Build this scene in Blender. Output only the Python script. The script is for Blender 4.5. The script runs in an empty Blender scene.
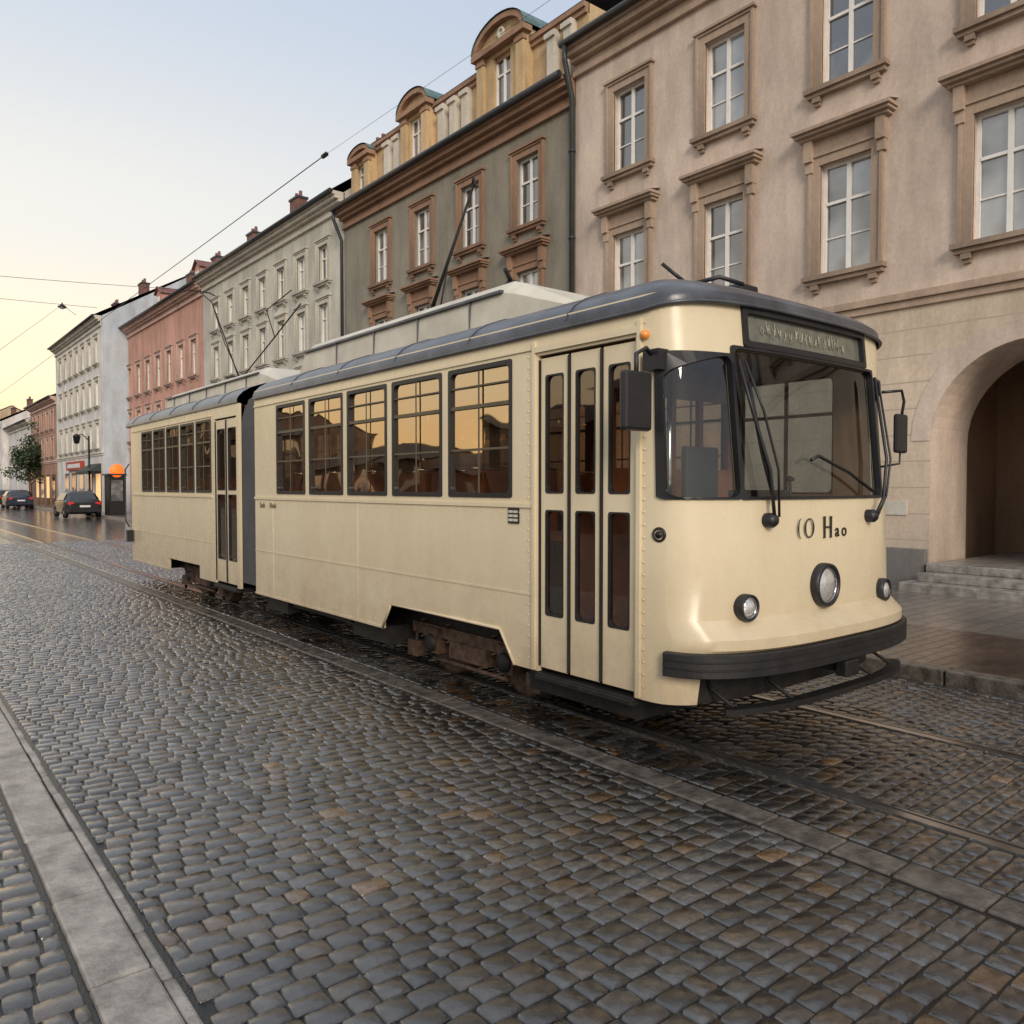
import bpy, bmesh, math, random
import numpy as np
from mathutils import Vector, Matrix
random.seed(7); rng=np.random.default_rng(5)
C=bpy.context.scene
COL=C.collection
# ---------------------------------------------------------------- materials
def new_mat(name):
    m=bpy.data.materials.new(name); m.use_nodes=True
    nt=m.node_tree; b=nt.nodes['Principled BSDF']
    return m,nt,b
def N(nt,t,**kw):
    n=nt.nodes.new(t)
    for k,v in kw.items(): setattr(n,k,v)
    return n
def mixrgb(nt,mode,fac,a,b):
    n=nt.nodes.new('ShaderNodeMix'); n.data_type='RGBA'; n.blend_type=mode
    for i,v in ((0,fac),(6,a),(7,b)):
        if hasattr(v,'links'): nt.links.new(v,n.inputs[i])
        else:
            n.inputs[i].default_value = v if i==0 else (*v[:3],1)
    return n.outputs[2]
def math_(nt,op,a,b=None):
    n=nt.nodes.new('ShaderNodeMath'); n.operation=op
    for i,v in enumerate((a,b)):
        if v is None: continue
        if hasattr(v,'links'): nt.links.new(v,n.inputs[i])
        else: n.inputs[i].default_value=v
    return n.outputs[0]
def noise(nt,scale,detail=4,rough=.6,stretch=None):
    tc=N(nt,'ShaderNodeTexCoord'); mp=N(nt,'ShaderNodeMapping')
    nt.links.new(tc.outputs['Object'],mp.inputs[0])
    if stretch: mp.inputs['Scale'].default_value=stretch
    n=N(nt,'ShaderNodeTexNoise'); n.inputs['Scale'].default_value=scale
    n.inputs['Detail'].default_value=detail; n.inputs['Roughness'].default_value=rough
    nt.links.new(mp.outputs[0],n.inputs['Vector'])
    return n.outputs['Fac']
def ramp(nt,fac,p0,c0,p1,c1):
    r=N(nt,'ShaderNodeValToRGB'); nt.links.new(fac,r.inputs[0])
    e=r.color_ramp.elements; e[0].position=p0; e[0].color=(*c0,1) if len(c0)==3 else c0
    e[1].position=p1; e[1].color=(*c1,1)
    return r.outputs[0]
def bump(nt,b,h,strength,dist=.01,normal=None):
    bp=N(nt,'ShaderNodeBump'); bp.inputs['Strength'].default_value=strength; bp.inputs['Distance'].default_value=dist
    nt.links.new(h,bp.inputs['Height'])
    if normal: nt.links.new(normal,bp.inputs['Normal'])
    nt.links.new(bp.outputs[0],b.inputs['Normal']); return bp.outputs[0]
def simple(name,col,rough=.5,metal=0,var=.15,scale=4,bmp=0,bscale=60,coat=0):
    m,nt,b=new_mat(name)
    f=noise(nt,scale)
    d=tuple(c*(1-var*1.3) for c in col); l=tuple(min(1,c*(1+var)) for c in col)
    nt.links.new(ramp(nt,f,.3,d,.7,l),b.inputs['Base Color'])
    b.inputs['Roughness'].default_value=rough; b.inputs['Metallic'].default_value=metal
    b.inputs['Coat Weight'].default_value=coat; b.inputs['Coat Roughness'].default_value=.08
    if bmp: bump(nt,b,noise(nt,bscale,6),bmp)
    return m
def stucco(name,col,groove=0,stain=.26):
    m,nt,b=new_mat(name)
    big=noise(nt,.6,6,.65); st=noise(nt,.9,7,.7,(1.5,1.5,.35)); fine=noise(nt,14,5,.7)
    c=ramp(nt,big,.3,tuple(x*.80 for x in col),.72,tuple(min(1,x*1.1) for x in col))
    s=ramp(nt,st,.36,(1-stain,1-stain*1.05,1-stain*1.1),.60,(1,1,1))
    c=mixrgb(nt,'MULTIPLY',1,c,s)
    c=mixrgb(nt,'MULTIPLY',.6,c,ramp(nt,fine,.3,(.74,.73,.71),.7,(1.05,1.05,1.05)))
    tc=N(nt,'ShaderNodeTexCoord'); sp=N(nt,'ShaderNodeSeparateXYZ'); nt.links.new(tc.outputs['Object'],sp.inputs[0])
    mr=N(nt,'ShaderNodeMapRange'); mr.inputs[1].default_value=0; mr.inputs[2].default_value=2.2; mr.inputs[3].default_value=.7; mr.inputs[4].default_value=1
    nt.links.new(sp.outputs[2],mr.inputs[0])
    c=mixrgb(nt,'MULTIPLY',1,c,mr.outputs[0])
    nt.links.new(c,b.inputs['Base Color']); b.inputs['Roughness'].default_value=.88
    nrm=None
    if groove:
        w=N(nt,'ShaderNodeMath',operation='MODULO'); w.inputs[1].default_value=groove
        nt.links.new(sp.outputs[2],w.inputs[0])
        g=N(nt,'ShaderNodeMath',operation='GREATER_THAN'); g.inputs[1].default_value=.022
        nt.links.new(w.outputs[0],g.inputs[0])
        c2=mixrgb(nt,'MIX',g.outputs[0],tuple(x*.6 for x in col),c); nt.links.new(c2,b.inputs['Base Color'])
        nrm=bump(nt,b,g.outputs[0],.5,.02)
    bump(nt,b,noise(nt,45,6,.7),.35,.008,nrm)
    return m
def glass_mat(name,tint,f0=.04,rough=.02,wob=.25,gcol=(.95,.95,.95),wscale=1.7):
    m=bpy.data.materials.new(name); m.use_nodes=True; nt=m.node_tree; nt.nodes.clear()
    o=N(nt,'ShaderNodeOutputMaterial'); t=N(nt,'ShaderNodeBsdfTransparent'); t.inputs[0].default_value=(*tint,1)
    g=N(nt,'ShaderNodeBsdfGlossy'); g.inputs['Roughness'].default_value=rough; g.inputs['Color'].default_value=(*gcol,1)
    ge=N(nt,'ShaderNodeNewGeometry'); dp=N(nt,'ShaderNodeVectorMath',operation='DOT_PRODUCT'); nt.links.new(ge.outputs['Incoming'],dp.inputs[0]); nt.links.new(ge.outputs['Normal'],dp.inputs[1])
    c=math_(nt,'ABSOLUTE',dp.outputs['Value']); k=math_(nt,'SUBTRACT',1.0,c); k=math_(nt,'POWER',k,5.0); k=math_(nt,'MULTIPLY',k,1-f0); k=math_(nt,'ADD',k,f0)
    if wob:
        tc=N(nt,'ShaderNodeTexCoord'); n=N(nt,'ShaderNodeTexNoise'); n.inputs['Scale'].default_value=wscale; n.inputs['Detail'].default_value=0
        nt.links.new(tc.outputs['Object'],n.inputs['Vector'])
        bp=N(nt,'ShaderNodeBump'); bp.inputs['Strength'].default_value=wob; bp.inputs['Distance'].default_value=.03
        nt.links.new(n.outputs['Fac'],bp.inputs['Height']); nt.links.new(bp.outputs[0],g.inputs['Normal'])
    mx=N(nt,'ShaderNodeMixShader'); nt.links.new(k,mx.inputs[0]); nt.links.new(t.outputs[0],mx.inputs[1]); nt.links.new(g.outputs[0],mx.inputs[2])
    nt.links.new(mx.outputs[0],o.inputs[0]); return m
def pane_mat(name,dark,light):
    m,nt,b=new_mat(name)
    f=noise(nt,1.3,2,.5); oi=N(nt,'ShaderNodeObjectInfo')
    ad=N(nt,'ShaderNodeMath',operation='ADD'); nt.links.new(f,ad.inputs[0])
    ml=N(nt,'ShaderNodeMath',operation='MULTIPLY_ADD'); nt.links.new(oi.outputs['Random'],ml.inputs[0]); ml.inputs[1].default_value=.6; ml.inputs[2].default_value=-.3
    nt.links.new(ml.outputs[0],ad.inputs[1])
    nt.links.new(ramp(nt,ad.outputs[0],.35,dark,.65,light),b.inputs['Base Color'])
    b.inputs['Roughness'].default_value=.3; b.inputs['Coat Weight'].default_value=1; b.inputs['Coat Roughness'].default_value=.02; b.inputs['Coat IOR'].default_value=2.4
    bp=N(nt,'ShaderNodeBump'); bp.inputs['Strength'].default_value=.2; bp.inputs['Distance'].default_value=.05
    nt.links.new(noise(nt,1.5,1),bp.inputs['Height']); nt.links.new(bp.outputs[0],b.inputs['Coat Normal'])
    return m
def emis(name,col,s):
    m,nt,b=new_mat(name); b.inputs['Base Color'].default_value=(*col,1); b.inputs['Emission Color'].default_value=(*col,1); b.inputs['Emission Strength'].default_value=s
    return m
def brickground(name,c1,c2,mortar,bw,bh,rough0,rough1,bstr=.8,coat=0):
    m,nt,b=new_mat(name)
    tc=N(nt,'ShaderNodeTexCoord'); mp=N(nt,'ShaderNodeMapping'); nt.links.new(tc.outputs['Object'],mp.inputs[0])
    dn=N(nt,'ShaderNodeTexNoise'); dn.inputs['Scale'].default_value=2.5; nt.links.new(tc.outputs['Object'],dn.inputs['Vector'])
    va=N(nt,'ShaderNodeVectorMath',operation='SCALE'); va.inputs['Scale'].default_value=.05; nt.links.new(dn.outputs['Color'],va.inputs[0])
    vb=N(nt,'ShaderNodeVectorMath',operation='ADD'); nt.links.new(mp.outputs[0],vb.inputs[0]); nt.links.new(va.outputs[0],vb.inputs[1])
    br=N(nt,'ShaderNodeTexBrick'); nt.links.new(vb.outputs[0],br.inputs['Vector'])
    br.inputs['Scale'].default_value=1; br.inputs['Brick Width'].default_value=bw; br.inputs['Row Height'].default_value=bh
    br.inputs['Mortar Size'].default_value=.009; br.inputs['Mortar Smooth'].default_value=.6; br.inputs['Bias'].default_value=-.1
    br.inputs['Color1'].default_value=(*c1,1); br.inputs['Color2'].default_value=(*c2,1); br.inputs['Mortar'].default_value=(*mortar,1)
    nz=noise(nt,.5,5); c=mixrgb(nt,'MULTIPLY',1,br.outputs['Color'],ramp(nt,nz,.3,(.6,.6,.6),.7,(1.2,1.2,1.2)))
    nt.links.new(c,b.inputs['Base Color'])
    r=N(nt,'ShaderNodeMapRange'); r.inputs[3].default_value=rough0; r.inputs[4].default_value=rough1; r.inputs[1].default_value=.3; r.inputs[2].default_value=.7
    nt.links.new(noise(nt,.8,4),r.inputs[0]); nt.links.new(r.outputs[0],b.inputs['Roughness'])
    b.inputs['Coat Weight'].default_value=coat; b.inputs['Coat Roughness'].default_value=.12
    inv=N(nt,'ShaderNodeMath',operation='SUBTRACT'); inv.inputs[0].default_value=1; nt.links.new(br.outputs['Fac'],inv.inputs[1])
    n1=bump(nt,b,inv.outputs[0],bstr,.02); n2=bump(nt,b,noise(nt,30,5),.4,.006,n1)
    if coat: nt.links.new(n2,b.inputs['Coat Normal'])
    return m
M={}
def paint_mat():
    m,nt,b=new_mat('cream_paint')
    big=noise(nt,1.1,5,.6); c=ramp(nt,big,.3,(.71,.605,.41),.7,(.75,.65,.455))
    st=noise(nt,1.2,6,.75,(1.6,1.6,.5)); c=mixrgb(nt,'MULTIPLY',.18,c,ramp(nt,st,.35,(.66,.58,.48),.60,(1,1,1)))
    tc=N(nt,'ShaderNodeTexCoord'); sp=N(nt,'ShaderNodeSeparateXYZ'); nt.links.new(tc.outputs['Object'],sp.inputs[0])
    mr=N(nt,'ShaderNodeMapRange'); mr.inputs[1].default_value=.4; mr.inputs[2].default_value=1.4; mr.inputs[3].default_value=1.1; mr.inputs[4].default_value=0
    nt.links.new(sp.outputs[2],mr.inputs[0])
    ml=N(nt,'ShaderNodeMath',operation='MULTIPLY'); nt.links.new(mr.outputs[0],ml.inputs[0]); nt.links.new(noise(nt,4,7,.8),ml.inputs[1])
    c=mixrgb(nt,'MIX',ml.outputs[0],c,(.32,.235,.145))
    sk=noise(nt,22,4,.8); c=mixrgb(nt,'MULTIPLY',.28,c,ramp(nt,sk,.24,(.55,.45,.34),.34,(1,1,1)))
    nt.links.new(c,b.inputs['Base Color'])
    r=N(nt,'ShaderNodeMapRange'); r.inputs[3].default_value=.20; r.inputs[4].default_value=.36; nt.links.new(noise(nt,6,5),r.inputs[0]); nt.links.new(r.outputs[0],b.inputs['Roughness'])
    bump(nt,b,noise(nt,1.6,3),.26,.02)
    return m
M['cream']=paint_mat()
M['black']=simple('black_rubber',(.014,.014,.016),.42,var=.3)
M['bumperblack']=simple('worn_bumper_black',(.014,.013,.013),.5,var=.4,scale=9,bmp=.2)
M['iron']=simple('dark_iron',(.016,.014,.013),.6,.3,var=.4,scale=12,bmp=.5)
M['rust']=simple('rusty_iron',(.085,.05,.032),.65,.2,var=.5,scale=14,bmp=.6)
M['roofgrey']=simple('roof_grey_paint',(.085,.09,.105),.30,.15,var=.35,scale=3,bmp=.18,bscale=20)
M['boxcream']=simple('roof_box_paint',(.56,.52,.43),.5,var=.14,scale=3)
M['seatwood']=simple('seat_wood',(.36,.135,.05),.4,var=.3,scale=5)
M['interior']=simple('interior_panel',(.26,.15,.085),.6)
M['intdark']=simple('interior_dark',(.05,.045,.04),.6)
M['bar']=simple('glazing_bar_paint',(.11,.085,.05),.5)
M['chrome']=simple('chrome_metal',(.6,.6,.6),.12,1,var=.05)
M['lens']=simple('lamp_lens',(.62,.62,.60),.08,.5,var=.1,scale=60,coat=1)
M['amber']=simple('amber_lens',(.8,.28,.03),.2,coat=1)
M['glass']=glass_mat('tram_glass',(.58,.48,.38),.44,gcol=(1.0,.85,.66),wob=.22,wscale=2.0)
M['dglass']=glass_mat('door_glass',(.60,.44,.32),.14,wob=.1,gcol=(1,.88,.75))
M['wglass']=glass_mat('windscreen_glass',(.74,.78,.76),.07,wob=.02,gcol=(.85,.93,1.0))
M['cabglass']=glass_mat('cab_side_glass',(.42,.47,.50),.10,wob=.05)
M['bellows']=simple('bellows_rubber',(.045,.048,.055),.7)
M['steel']=simple('polished_rail_steel',(.42,.40,.38),.18,.9,var=.2,scale=8)
M['white']=simple('white_window_paint',(.80,.78,.74),.5,var=.08)
M['pane']=pane_mat('window_pane',(.02,.023,.026),(.32,.33,.33))
M['slab']=simple('granite_kerb',(.27,.25,.225),.30,var=.4,scale=7,bmp=.8,bscale=40)
M['strip']=simple('granite_strip',(.105,.092,.08),.25,var=.5,scale=9,bmp=.9,bscale=40)
M['tilered']=simple('red_roof_tile',(.17,.075,.055),.7,var=.3,scale=3,bmp=.6,bscale=12)
M['tiledark']=simple('dark_roof_slate',(.06,.057,.06),.6,var=.3,scale=3,bmp=.6,bscale=12)
M['farwall']=simple('silhouette_plaster',(.11,.065,.045),.8,var=.4,scale=.6); M['farroof']=simple('silhouette_roof',(.06,.038,.03),.8,var=.3)  # colours kept dark so the unseen houses reflect as silhouettes
M['copper']=simple('verdigris_copper',(.09,.16,.16),.6,var=.3)
M['zinc']=simple('zinc_gutter',(.05,.055,.06),.45,.4)
M['wood']=simple('dark_door_wood',(.13,.05,.022),.45,var=.3,scale=6)
# ---------------------------------------------------------------- mesh builder
class MB:
    def __init__(s): s.v=[]; s.f=[]; s.m=[]; s.mats=[]; s.sm=[]
    def mi(s,m):
        if isinstance(m,str): m=M[m]
        if m not in s.mats: s.mats.append(m)
        return s.mats.index(m)
    def face(s,pts,mat,smooth=False):
        i=len(s.v); s.v+= [tuple(p) for p in pts]; s.f.append(tuple(range(i,i+len(pts)))); s.m.append(s.mi(mat)); s.sm.append(smooth)
    def box(s,x0,x1,y0,y1,z0,z1,mat):
        i=len(s.v); s.v+=[(x0,y0,z0),(x1,y0,z0),(x1,y1,z0),(x0,y1,z0),(x0,y0,z1),(x1,y0,z1),(x1,y1,z1),(x0,y1,z1)]
        k=s.mi(mat)
        for q in ((0,3,2,1),(4,5,6,7),(0,1,5,4),(1,2,6,5),(2,3,7,6),(3,0,4,7)):
            s.f.append(tuple(i+a for a in q)); s.m.append(k); s.sm.append(False)
    def grid(s,P,mat,closeu=False,closev=False,smooth=True,skip=None):
        nu=len(P); nv=len(P[0]); i0=len(s.v)
        for r in P: s.v+=[tuple(p) for p in r]
        k=s.mi(mat)
        for a in range(nu if closeu else nu-1):
            for b in range(nv if closev else nv-1):
                if skip and skip(a,b): continue
                a2=(a+1)%nu; b2=(b+1)%nv
                s.f.append((i0+a*nv+b,i0+a2*nv+b,i0+a2*nv+b2,i0+a*nv+b2)); s.m.append(k); s.sm.append(smooth)
    def tube(s,pts,r,mat,seg=8,closed=False,cap=True):
        pts=[Vector(p) for p in pts]; n=len(pts); rings=[]
        up=None
        for i,p in enumerate(pts):
            if closed: d=pts[(i+1)%n]-pts[i-1]
            else: d=pts[min(i+1,n-1)]-pts[max(i-1,0)]
            d.normalize()
            if up is None:
                up=Vector((0,0,1)) if abs(d.z)<.9 else Vector((1,0,0))
            a=d.cross(up)
            if a.length<1e-4: a=d.cross(Vector((1,0,0)))
            a.normalize(); b=a.cross(d).normalized(); up=b
            rr=r[i] if isinstance(r,(list,tuple)) else r
            rings.append([p+a*math.cos(t)*rr+b*math.sin(t)*rr for t in [2*math.pi*j/seg for j in range(seg)]])
        s.grid(rings,mat,closeu=closed,closev=True)
        if cap and not closed:
            s.face(list(reversed(rings[0])),mat); s.face(rings[-1],mat)
    def lathe(s,c,axis,prof,mat,seg=24):
        c=Vector(c); axis=Vector(axis).normalized(); u=axis.cross(Vector((0,0,1)))
        if u.length<.1: u=axis.cross(Vector((1,0,0)))
        u.normalize(); w=axis.cross(u)
        s.grid([[c+axis*h+(u*math.cos(2*math.pi*j/seg)+w*math.sin(2*math.pi*j/seg))*max(r,1e-4) for j in range(seg)] for r,h in prof],mat,closev=True)
    def obj(s,name,parent=None,loc=None,bevel=0,solid=0,label=None):
        me=bpy.data.meshes.new(name); me.from_pydata(s.v,[],s.f)
        for m in s.mats: me.materials.append(m)
        me.polygons.foreach_set('material_index',s.m); me.polygons.foreach_set('use_smooth',s.sm); me.update()
        bm=bmesh.new(); bm.from_mesh(me); bmesh.ops.remove_doubles(bm,verts=bm.verts,dist=1e-5)
        if not solid: bmesh.ops.recalc_face_normals(bm,faces=bm.faces)
        bm.to_mesh(me); bm.free()
        o=bpy.data.objects.new(name,me); COL.objects.link(o)
        if loc: o.location=loc
        if parent: attach(o,parent)
        if solid:
            md=o.modifiers.new('s','SOLIDIFY'); md.thickness=solid; md.offset=-1
        if bevel:
            md=o.modifiers.new('b','BEVEL'); md.width=bevel; md.segments=2; md.limit_method='ANGLE'; md.angle_limit=math.radians(40)
        if label: o['label']=label
        return o
def attach(o,par):
    o.parent=par
    o.matrix_parent_inverse=Matrix.Translation(-Vector(par.get('wloc',(0,0,0))))
def thing(name,loc,label,category,group=None):
    e=bpy.data.objects.new(name,None); e.empty_display_size=.3; COL.objects.link(e); e.location=loc; e['wloc']=loc
    e['label']=label; e['category']=category
    if group: e['group']=group
    return e
def tag(o,label,category,group=None):
    o['label']=label;o['category']=category
    if group:o['group']=group
# ---------------------------------------------------------------- camera
cam=bpy.data.cameras.new('camera'); co=bpy.data.objects.new('camera',cam); COL.objects.link(co)
co.location=(0,0,1.7); TH=38.75
co.rotation_euler=(math.radians(90-1.79),0,math.radians(-TH)); cam.lens=28.125; cam.sensor_width=36; cam.clip_end=2000; cam.clip_start=.05
C.camera=co
# ---------------------------------------------------------------- world & sun
SUN_EL=24; SUN_AZ=-152
w=bpy.data.worlds.new('World'); C.world=w; w.use_nodes=True; nt=w.node_tree
bg=nt.nodes['Background']; sky=nt.nodes.new('ShaderNodeTexSky'); sky.sky_type='NISHITA'; sky.sun_disc=False
sky.sun_elevation=math.radians(SUN_EL); sky.sun_rotation=math.radians(SUN_AZ)
sky.air_density=1.0; sky.dust_density=1.0; sky.ozone_density=1.0
tc=N(nt,'ShaderNodeTexCoord'); sp=N(nt,'ShaderNodeSeparateXYZ'); nt.links.new(tc.outputs['Generated'],sp.inputs[0])
def skyramp(stops):
    r=N(nt,'ShaderNodeValToRGB'); nt.links.new(sp.outputs[2],r.inputs[0]); cr=r.color_ramp; cr.interpolation='EASE'
    cr.elements[0].position=stops[0][0]; cr.elements[0].color=(*stops[0][1],1); cr.elements[1].position=stops[-1][0]; cr.elements[1].color=(*stops[-1][1],1)
    for p,c in stops[1:-1]:
        e=cr.elements.new(p); e.color=(*c,1)
    return r.outputs[0]
glow=skyramp([(0,(1.05,.58,.26)),(.05,(1.05,.71,.36)),(.13,(1.0,.80,.52)),(.28,(.76,.73,.66)),(.52,(.53,.58,.65)),(.75,(.60,.64,.70)),(1,(.85,.88,.93))])
away=skyramp([(0,(.55,.46,.40)),(.15,(.58,.54,.52)),(.35,(.52,.55,.60)),(.52,(.42,.49,.60)),(.75,(.56,.61,.70)),(1,(.85,.88,.93))])
dot=N(nt,'ShaderNodeVectorMath',operation='DOT_PRODUCT'); nt.links.new(tc.outputs['Generated'],dot.inputs[0]); dot.inputs[1].default_value=(math.sin(math.radians(-22)),math.cos(math.radians(-22)),0)
mr=N(nt,'ShaderNodeMapRange'); mr.interpolation_type='SMOOTHSTEP'; mr.inputs[1].default_value=.1; mr.inputs[2].default_value=.95; nt.links.new(dot.outputs['Value'],mr.inputs[0])
hz=mixrgb(nt,'MIX',mr.outputs[0],away,glow)
sc1=N(nt,'ShaderNodeVectorMath',operation='SCALE'); nt.links.new(hz,sc1.inputs[0]); sc1.inputs['Scale'].default_value=9.9
sc2=N(nt,'ShaderNodeVectorMath',operation='SCALE'); nt.links.new(sky.outputs[0],sc2.inputs[0]); sc2.inputs['Scale'].default_value=.12
ad=N(nt,'ShaderNodeVectorMath',operation='ADD'); nt.links.new(sc1.outputs[0],ad.inputs[0]); nt.links.new(sc2.outputs[0],ad.inputs[1])
nt.links.new(ad.outputs[0],bg.inputs[0]); bg.inputs[1].default_value=.12
sl=bpy.data.lights.new('sun','SUN'); so=bpy.data.objects.new('sun',sl); COL.objects.link(so)
sl.energy=2.2; sl.angle=math.radians(22); sl.color=(1,.87,.72)
d=Vector((math.sin(math.radians(SUN_AZ))*math.cos(math.radians(SUN_EL)),math.cos(math.radians(SUN_AZ))*math.cos(math.radians(SUN_EL)),math.sin(math.radians(SUN_EL))))
so.rotation_euler=d.to_track_quat('Z','Y').to_euler()
C.view_settings.view_transform='Standard'; C.view_settings.look='None'; C.view_settings.exposure=0
# ---------------------------------------------------------------- ground
M['farcobble']=brickground('far_cobbles',(.026,.025,.024),(.058,.053,.049),(.008,.007,.006),.115,.092,.08,.20,bstr=.5,coat=1)
M['pavers']=brickground('pavement_pavers',(.15,.13,.118),(.22,.195,.17),(.04,.034,.028),.4,.2,.16,.36,.5,coat=.3)
M['wetpavers']=brickground('wet_brown_pavers',(.060,.038,.029),(.105,.068,.05),(.015,.011,.008),.26,.13,.16,.34,.9,coat=.4)
M['earth']=simple('ground_earth',(.06,.055,.05),.8)
def sheet(name,pts,z,mat):
    b=MB(); b.face([(x,y,z) for x,y in pts],mat); o=b.obj(name); o['kind']='structure'; return o
sheet('ground',[(-500,-300),(600,-300),(600,900),(-500,900)],-.06,'earth')
sheet('road',[(-40,-30),(12,-30),(12,200),(-40,200)],-.012,'farcobble')
m,nt,b=new_mat('wet_setts')
at=N(nt,'ShaderNodeAttribute'); at.attribute_name='stone'
c=mixrgb(nt,'MULTIPLY',1,at.outputs['Color'],ramp(nt,noise(nt,38,6,.7),.3,(.45,.45,.45),.7,(1.5,1.5,1.5)))
c=mixrgb(nt,'MULTIPLY',1,c,ramp(nt,noise(nt,.7,4,.6),.35,(.42,.37,.33),.65,(1.1,1.1,1.1)))
nt.links.new(c,b.inputs['Base Color'])
r=N(nt,'ShaderNodeMapRange'); r.inputs[1].default_value=.35; r.inputs[2].default_value=.68; r.inputs[3].default_value=.05; r.inputs[4].default_value=.24
nt.links.new(noise(nt,1.1,5,.6),r.inputs[0]); nt.links.new(r.outputs[0],b.inputs['Roughness'])
b.inputs['Coat Weight'].default_value=1; b.inputs['Coat Roughness'].default_value=.05; b.inputs['Coat IOR'].default_value=1.65
n1=bump(nt,b,noise(nt,18,3),.24,.012); n2=bump(nt,b,noise(nt,60,5,.7),.7,.006,n1)
n3=N(nt,'ShaderNodeBump'); n3.inputs['Strength'].default_value=.36; n3.inputs['Distance'].default_value=.006; nt.links.new(noise(nt,45,4,.7),n3.inputs['Height']); nt.links.new(n1,n3.inputs['Normal']); nt.links.new(n3.outputs[0],b.inputs['Coat Normal'])
M['setts']=m
m,nt,b=new_mat('wet_joint_sand'); nt.links.new(ramp(nt,noise(nt,20),.3,(.004,.0035,.003),.7,(.012,.010,.008)),b.inputs['Base Color']); b.inputs['Roughness'].default_value=.3
bump(nt,b,noise(nt,70,4),.8,.006)
M['joint']=m
def setts(name,regions,brown=1):
    V=[];F=[];K=[]
    g=np.array([-1,-.90,0,.90,1.0]); A,B=np.meshgrid(g,g,indexing='ij')
    edge=(np.abs(A)==1)|(np.abs(B)==1)
    corner=np.where((np.abs(A)==1)&(np.abs(B)==1),.92,1.0)*np.where((np.abs(A)==.90)&(np.abs(B)==.90),.96,1.0)
    idx=np.arange(25).reshape(5,5); quads=np.stack([idx[:-1,:-1],idx[1:,:-1],idx[1:,1:],idx[:-1,1:]],-1).reshape(-1,4)
    n=0
    for (x0,x1,y0,y1,sw,rh) in regions:
        y=y0
        while y<y1:
            h=rh*rng.uniform(.88,1.14); x=x0-rng.uniform(0,sw*.6)
            while x<x1-.02:
                ww=sw*rng.uniform(.70,1.32)
                xa=max(x,x0); xb=min(x+ww,x1)
                if x1-xb<.045: xb=x1
                if xb-xa>.035:
                    gap=.0038
                    cx=(xa+xb)/2; cy=y+h/2+.016*math.sin(cx*1.3+y*.25)+rng.normal(0,.0016); hx=(xb-xa)/2-gap; hy=h/2-gap-rng.uniform(0,.0015)
                    a=A*corner*hx+rng.normal(0,.0015,A.shape); bb=B*corner*hy+rng.normal(0,.0015,A.shape)
                    rot=rng.normal(0,.018)
                    px=cx+a-bb*rot; py=cy+bb+a*rot
                    top=.0075+rng.normal(0,.0013)
                    z=np.where(edge,-.008,top-.0009*(A*A+B*B))+A*rng.normal(0,.0009)+B*rng.normal(0,.0009)+rng.normal(0,.0003,A.shape)
                    z=z+.003*math.sin(cx*.9+1)*math.sin(y*.55)
                    V.append(np.stack([px,py,z],-1).reshape(-1,3)); F.append(quads+n); n+=25
                    t=rng.random(); base=rng.uniform(.012,.075)
                    pr=.010+.05*max(0,min(1,(cx-1.2)/2))*(1 if y<5.5 else .25)
                    if t<pr*brown: base=max(base,.04); col=(base*2.2,base*1.3,base*.6)
                    elif t<.34: col=(base*1.3,base*1.0,base*.75)
                    else: col=(base,base*.98,base*.965)
                    K.append(np.tile(np.array([*col,1.0]),(25,1)))
                    if xb>=x1: break
                x+=ww
            y+=h
    V=np.concatenate(V);F=np.concatenate(F);K=np.concatenate(K)
    me=bpy.data.meshes.new(name); me.vertices.add(len(V)); me.vertices.foreach_set('co',V.ravel())
    me.loops.add(F.size); me.loops.foreach_set('vertex_index',F.ravel().astype(np.int32))
    me.polygons.add(len(F)); me.polygons.foreach_set('loop_start',np.arange(0,F.size,4,dtype=np.int32)); me.polygons.foreach_set('loop_total',np.full(len(F),4,dtype=np.int32))
    me.update(calc_edges=True); me.validate()
    me.polygons.foreach_set('use_smooth',np.ones(len(me.polygons),dtype=bool))
    ca=me.color_attributes.new('stone','FLOAT_COLOR','POINT'); ca.data.foreach_set('color',K.astype(np.float32).ravel())
    me.materials.append(M['setts']); o=bpy.data.objects.new(name,me); COL.objects.link(o); o['kind']='structure'
    md=o.modifiers.new('wn','WEIGHTED_NORMAL'); md.mode='FACE_AREA'; md.weight=80
    return o
R0,R1=4.13,5.565
YN,YF=-2.5,28
setts('cobbled_road',[(.81,3.42,YN,YF,.124,.098),(3.66,R0-.05,YN,YF,.12,.096),(R0+.07,R1-.05,YN,YF,.125,.096),(R1+.07,7.14,YN,YF,.125,.096)])
sheet('road_bed',[(.6,YN),(7.2,YN),(7.2,YF),(.6,YF)],-.0045,'joint')
o=setts('cobbled_pavement',[(-1.6,.52,-1,14,.125,.10)],.3); o.location.z=.02
sheet('pavement_bed',[(-14,-20),(.56,-20),(.56,120),(-14,120)],.0155,'joint')
b=MB(); y=-2.0
while y<60:
    L=random.uniform(.65,1.0); b.box(.54+random.uniform(-.004,.004),.735+random.uniform(-.004,.004),y+.004,y+L-.004,-.05,.034+random.uniform(-.003,.003),'slab'); y+=L
y=-2.0
while y<60:
    L=random.uniform(.25,.5); b.box(.742+random.uniform(-.002,.002),.785+random.uniform(-.004,.004),y+.004,y+L-.004,-.05,.022+random.uniform(-.003,.003),'slab'); y+=L
o=b.obj('kerb',bevel=.012); o['kind']='structure'
b=MB(); y=-3.0
while y<60:
    L=random.uniform(.22,.42); b.box(3.45+random.uniform(-.006,.006),3.63+random.uniform(-.006,.006),y+.004,y+L-.004,-.05,.009+random.uniform(-.002,.002),'strip'); y+=L
o=b.obj('granite_strip',bevel=.01); o['kind']='structure'
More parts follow.
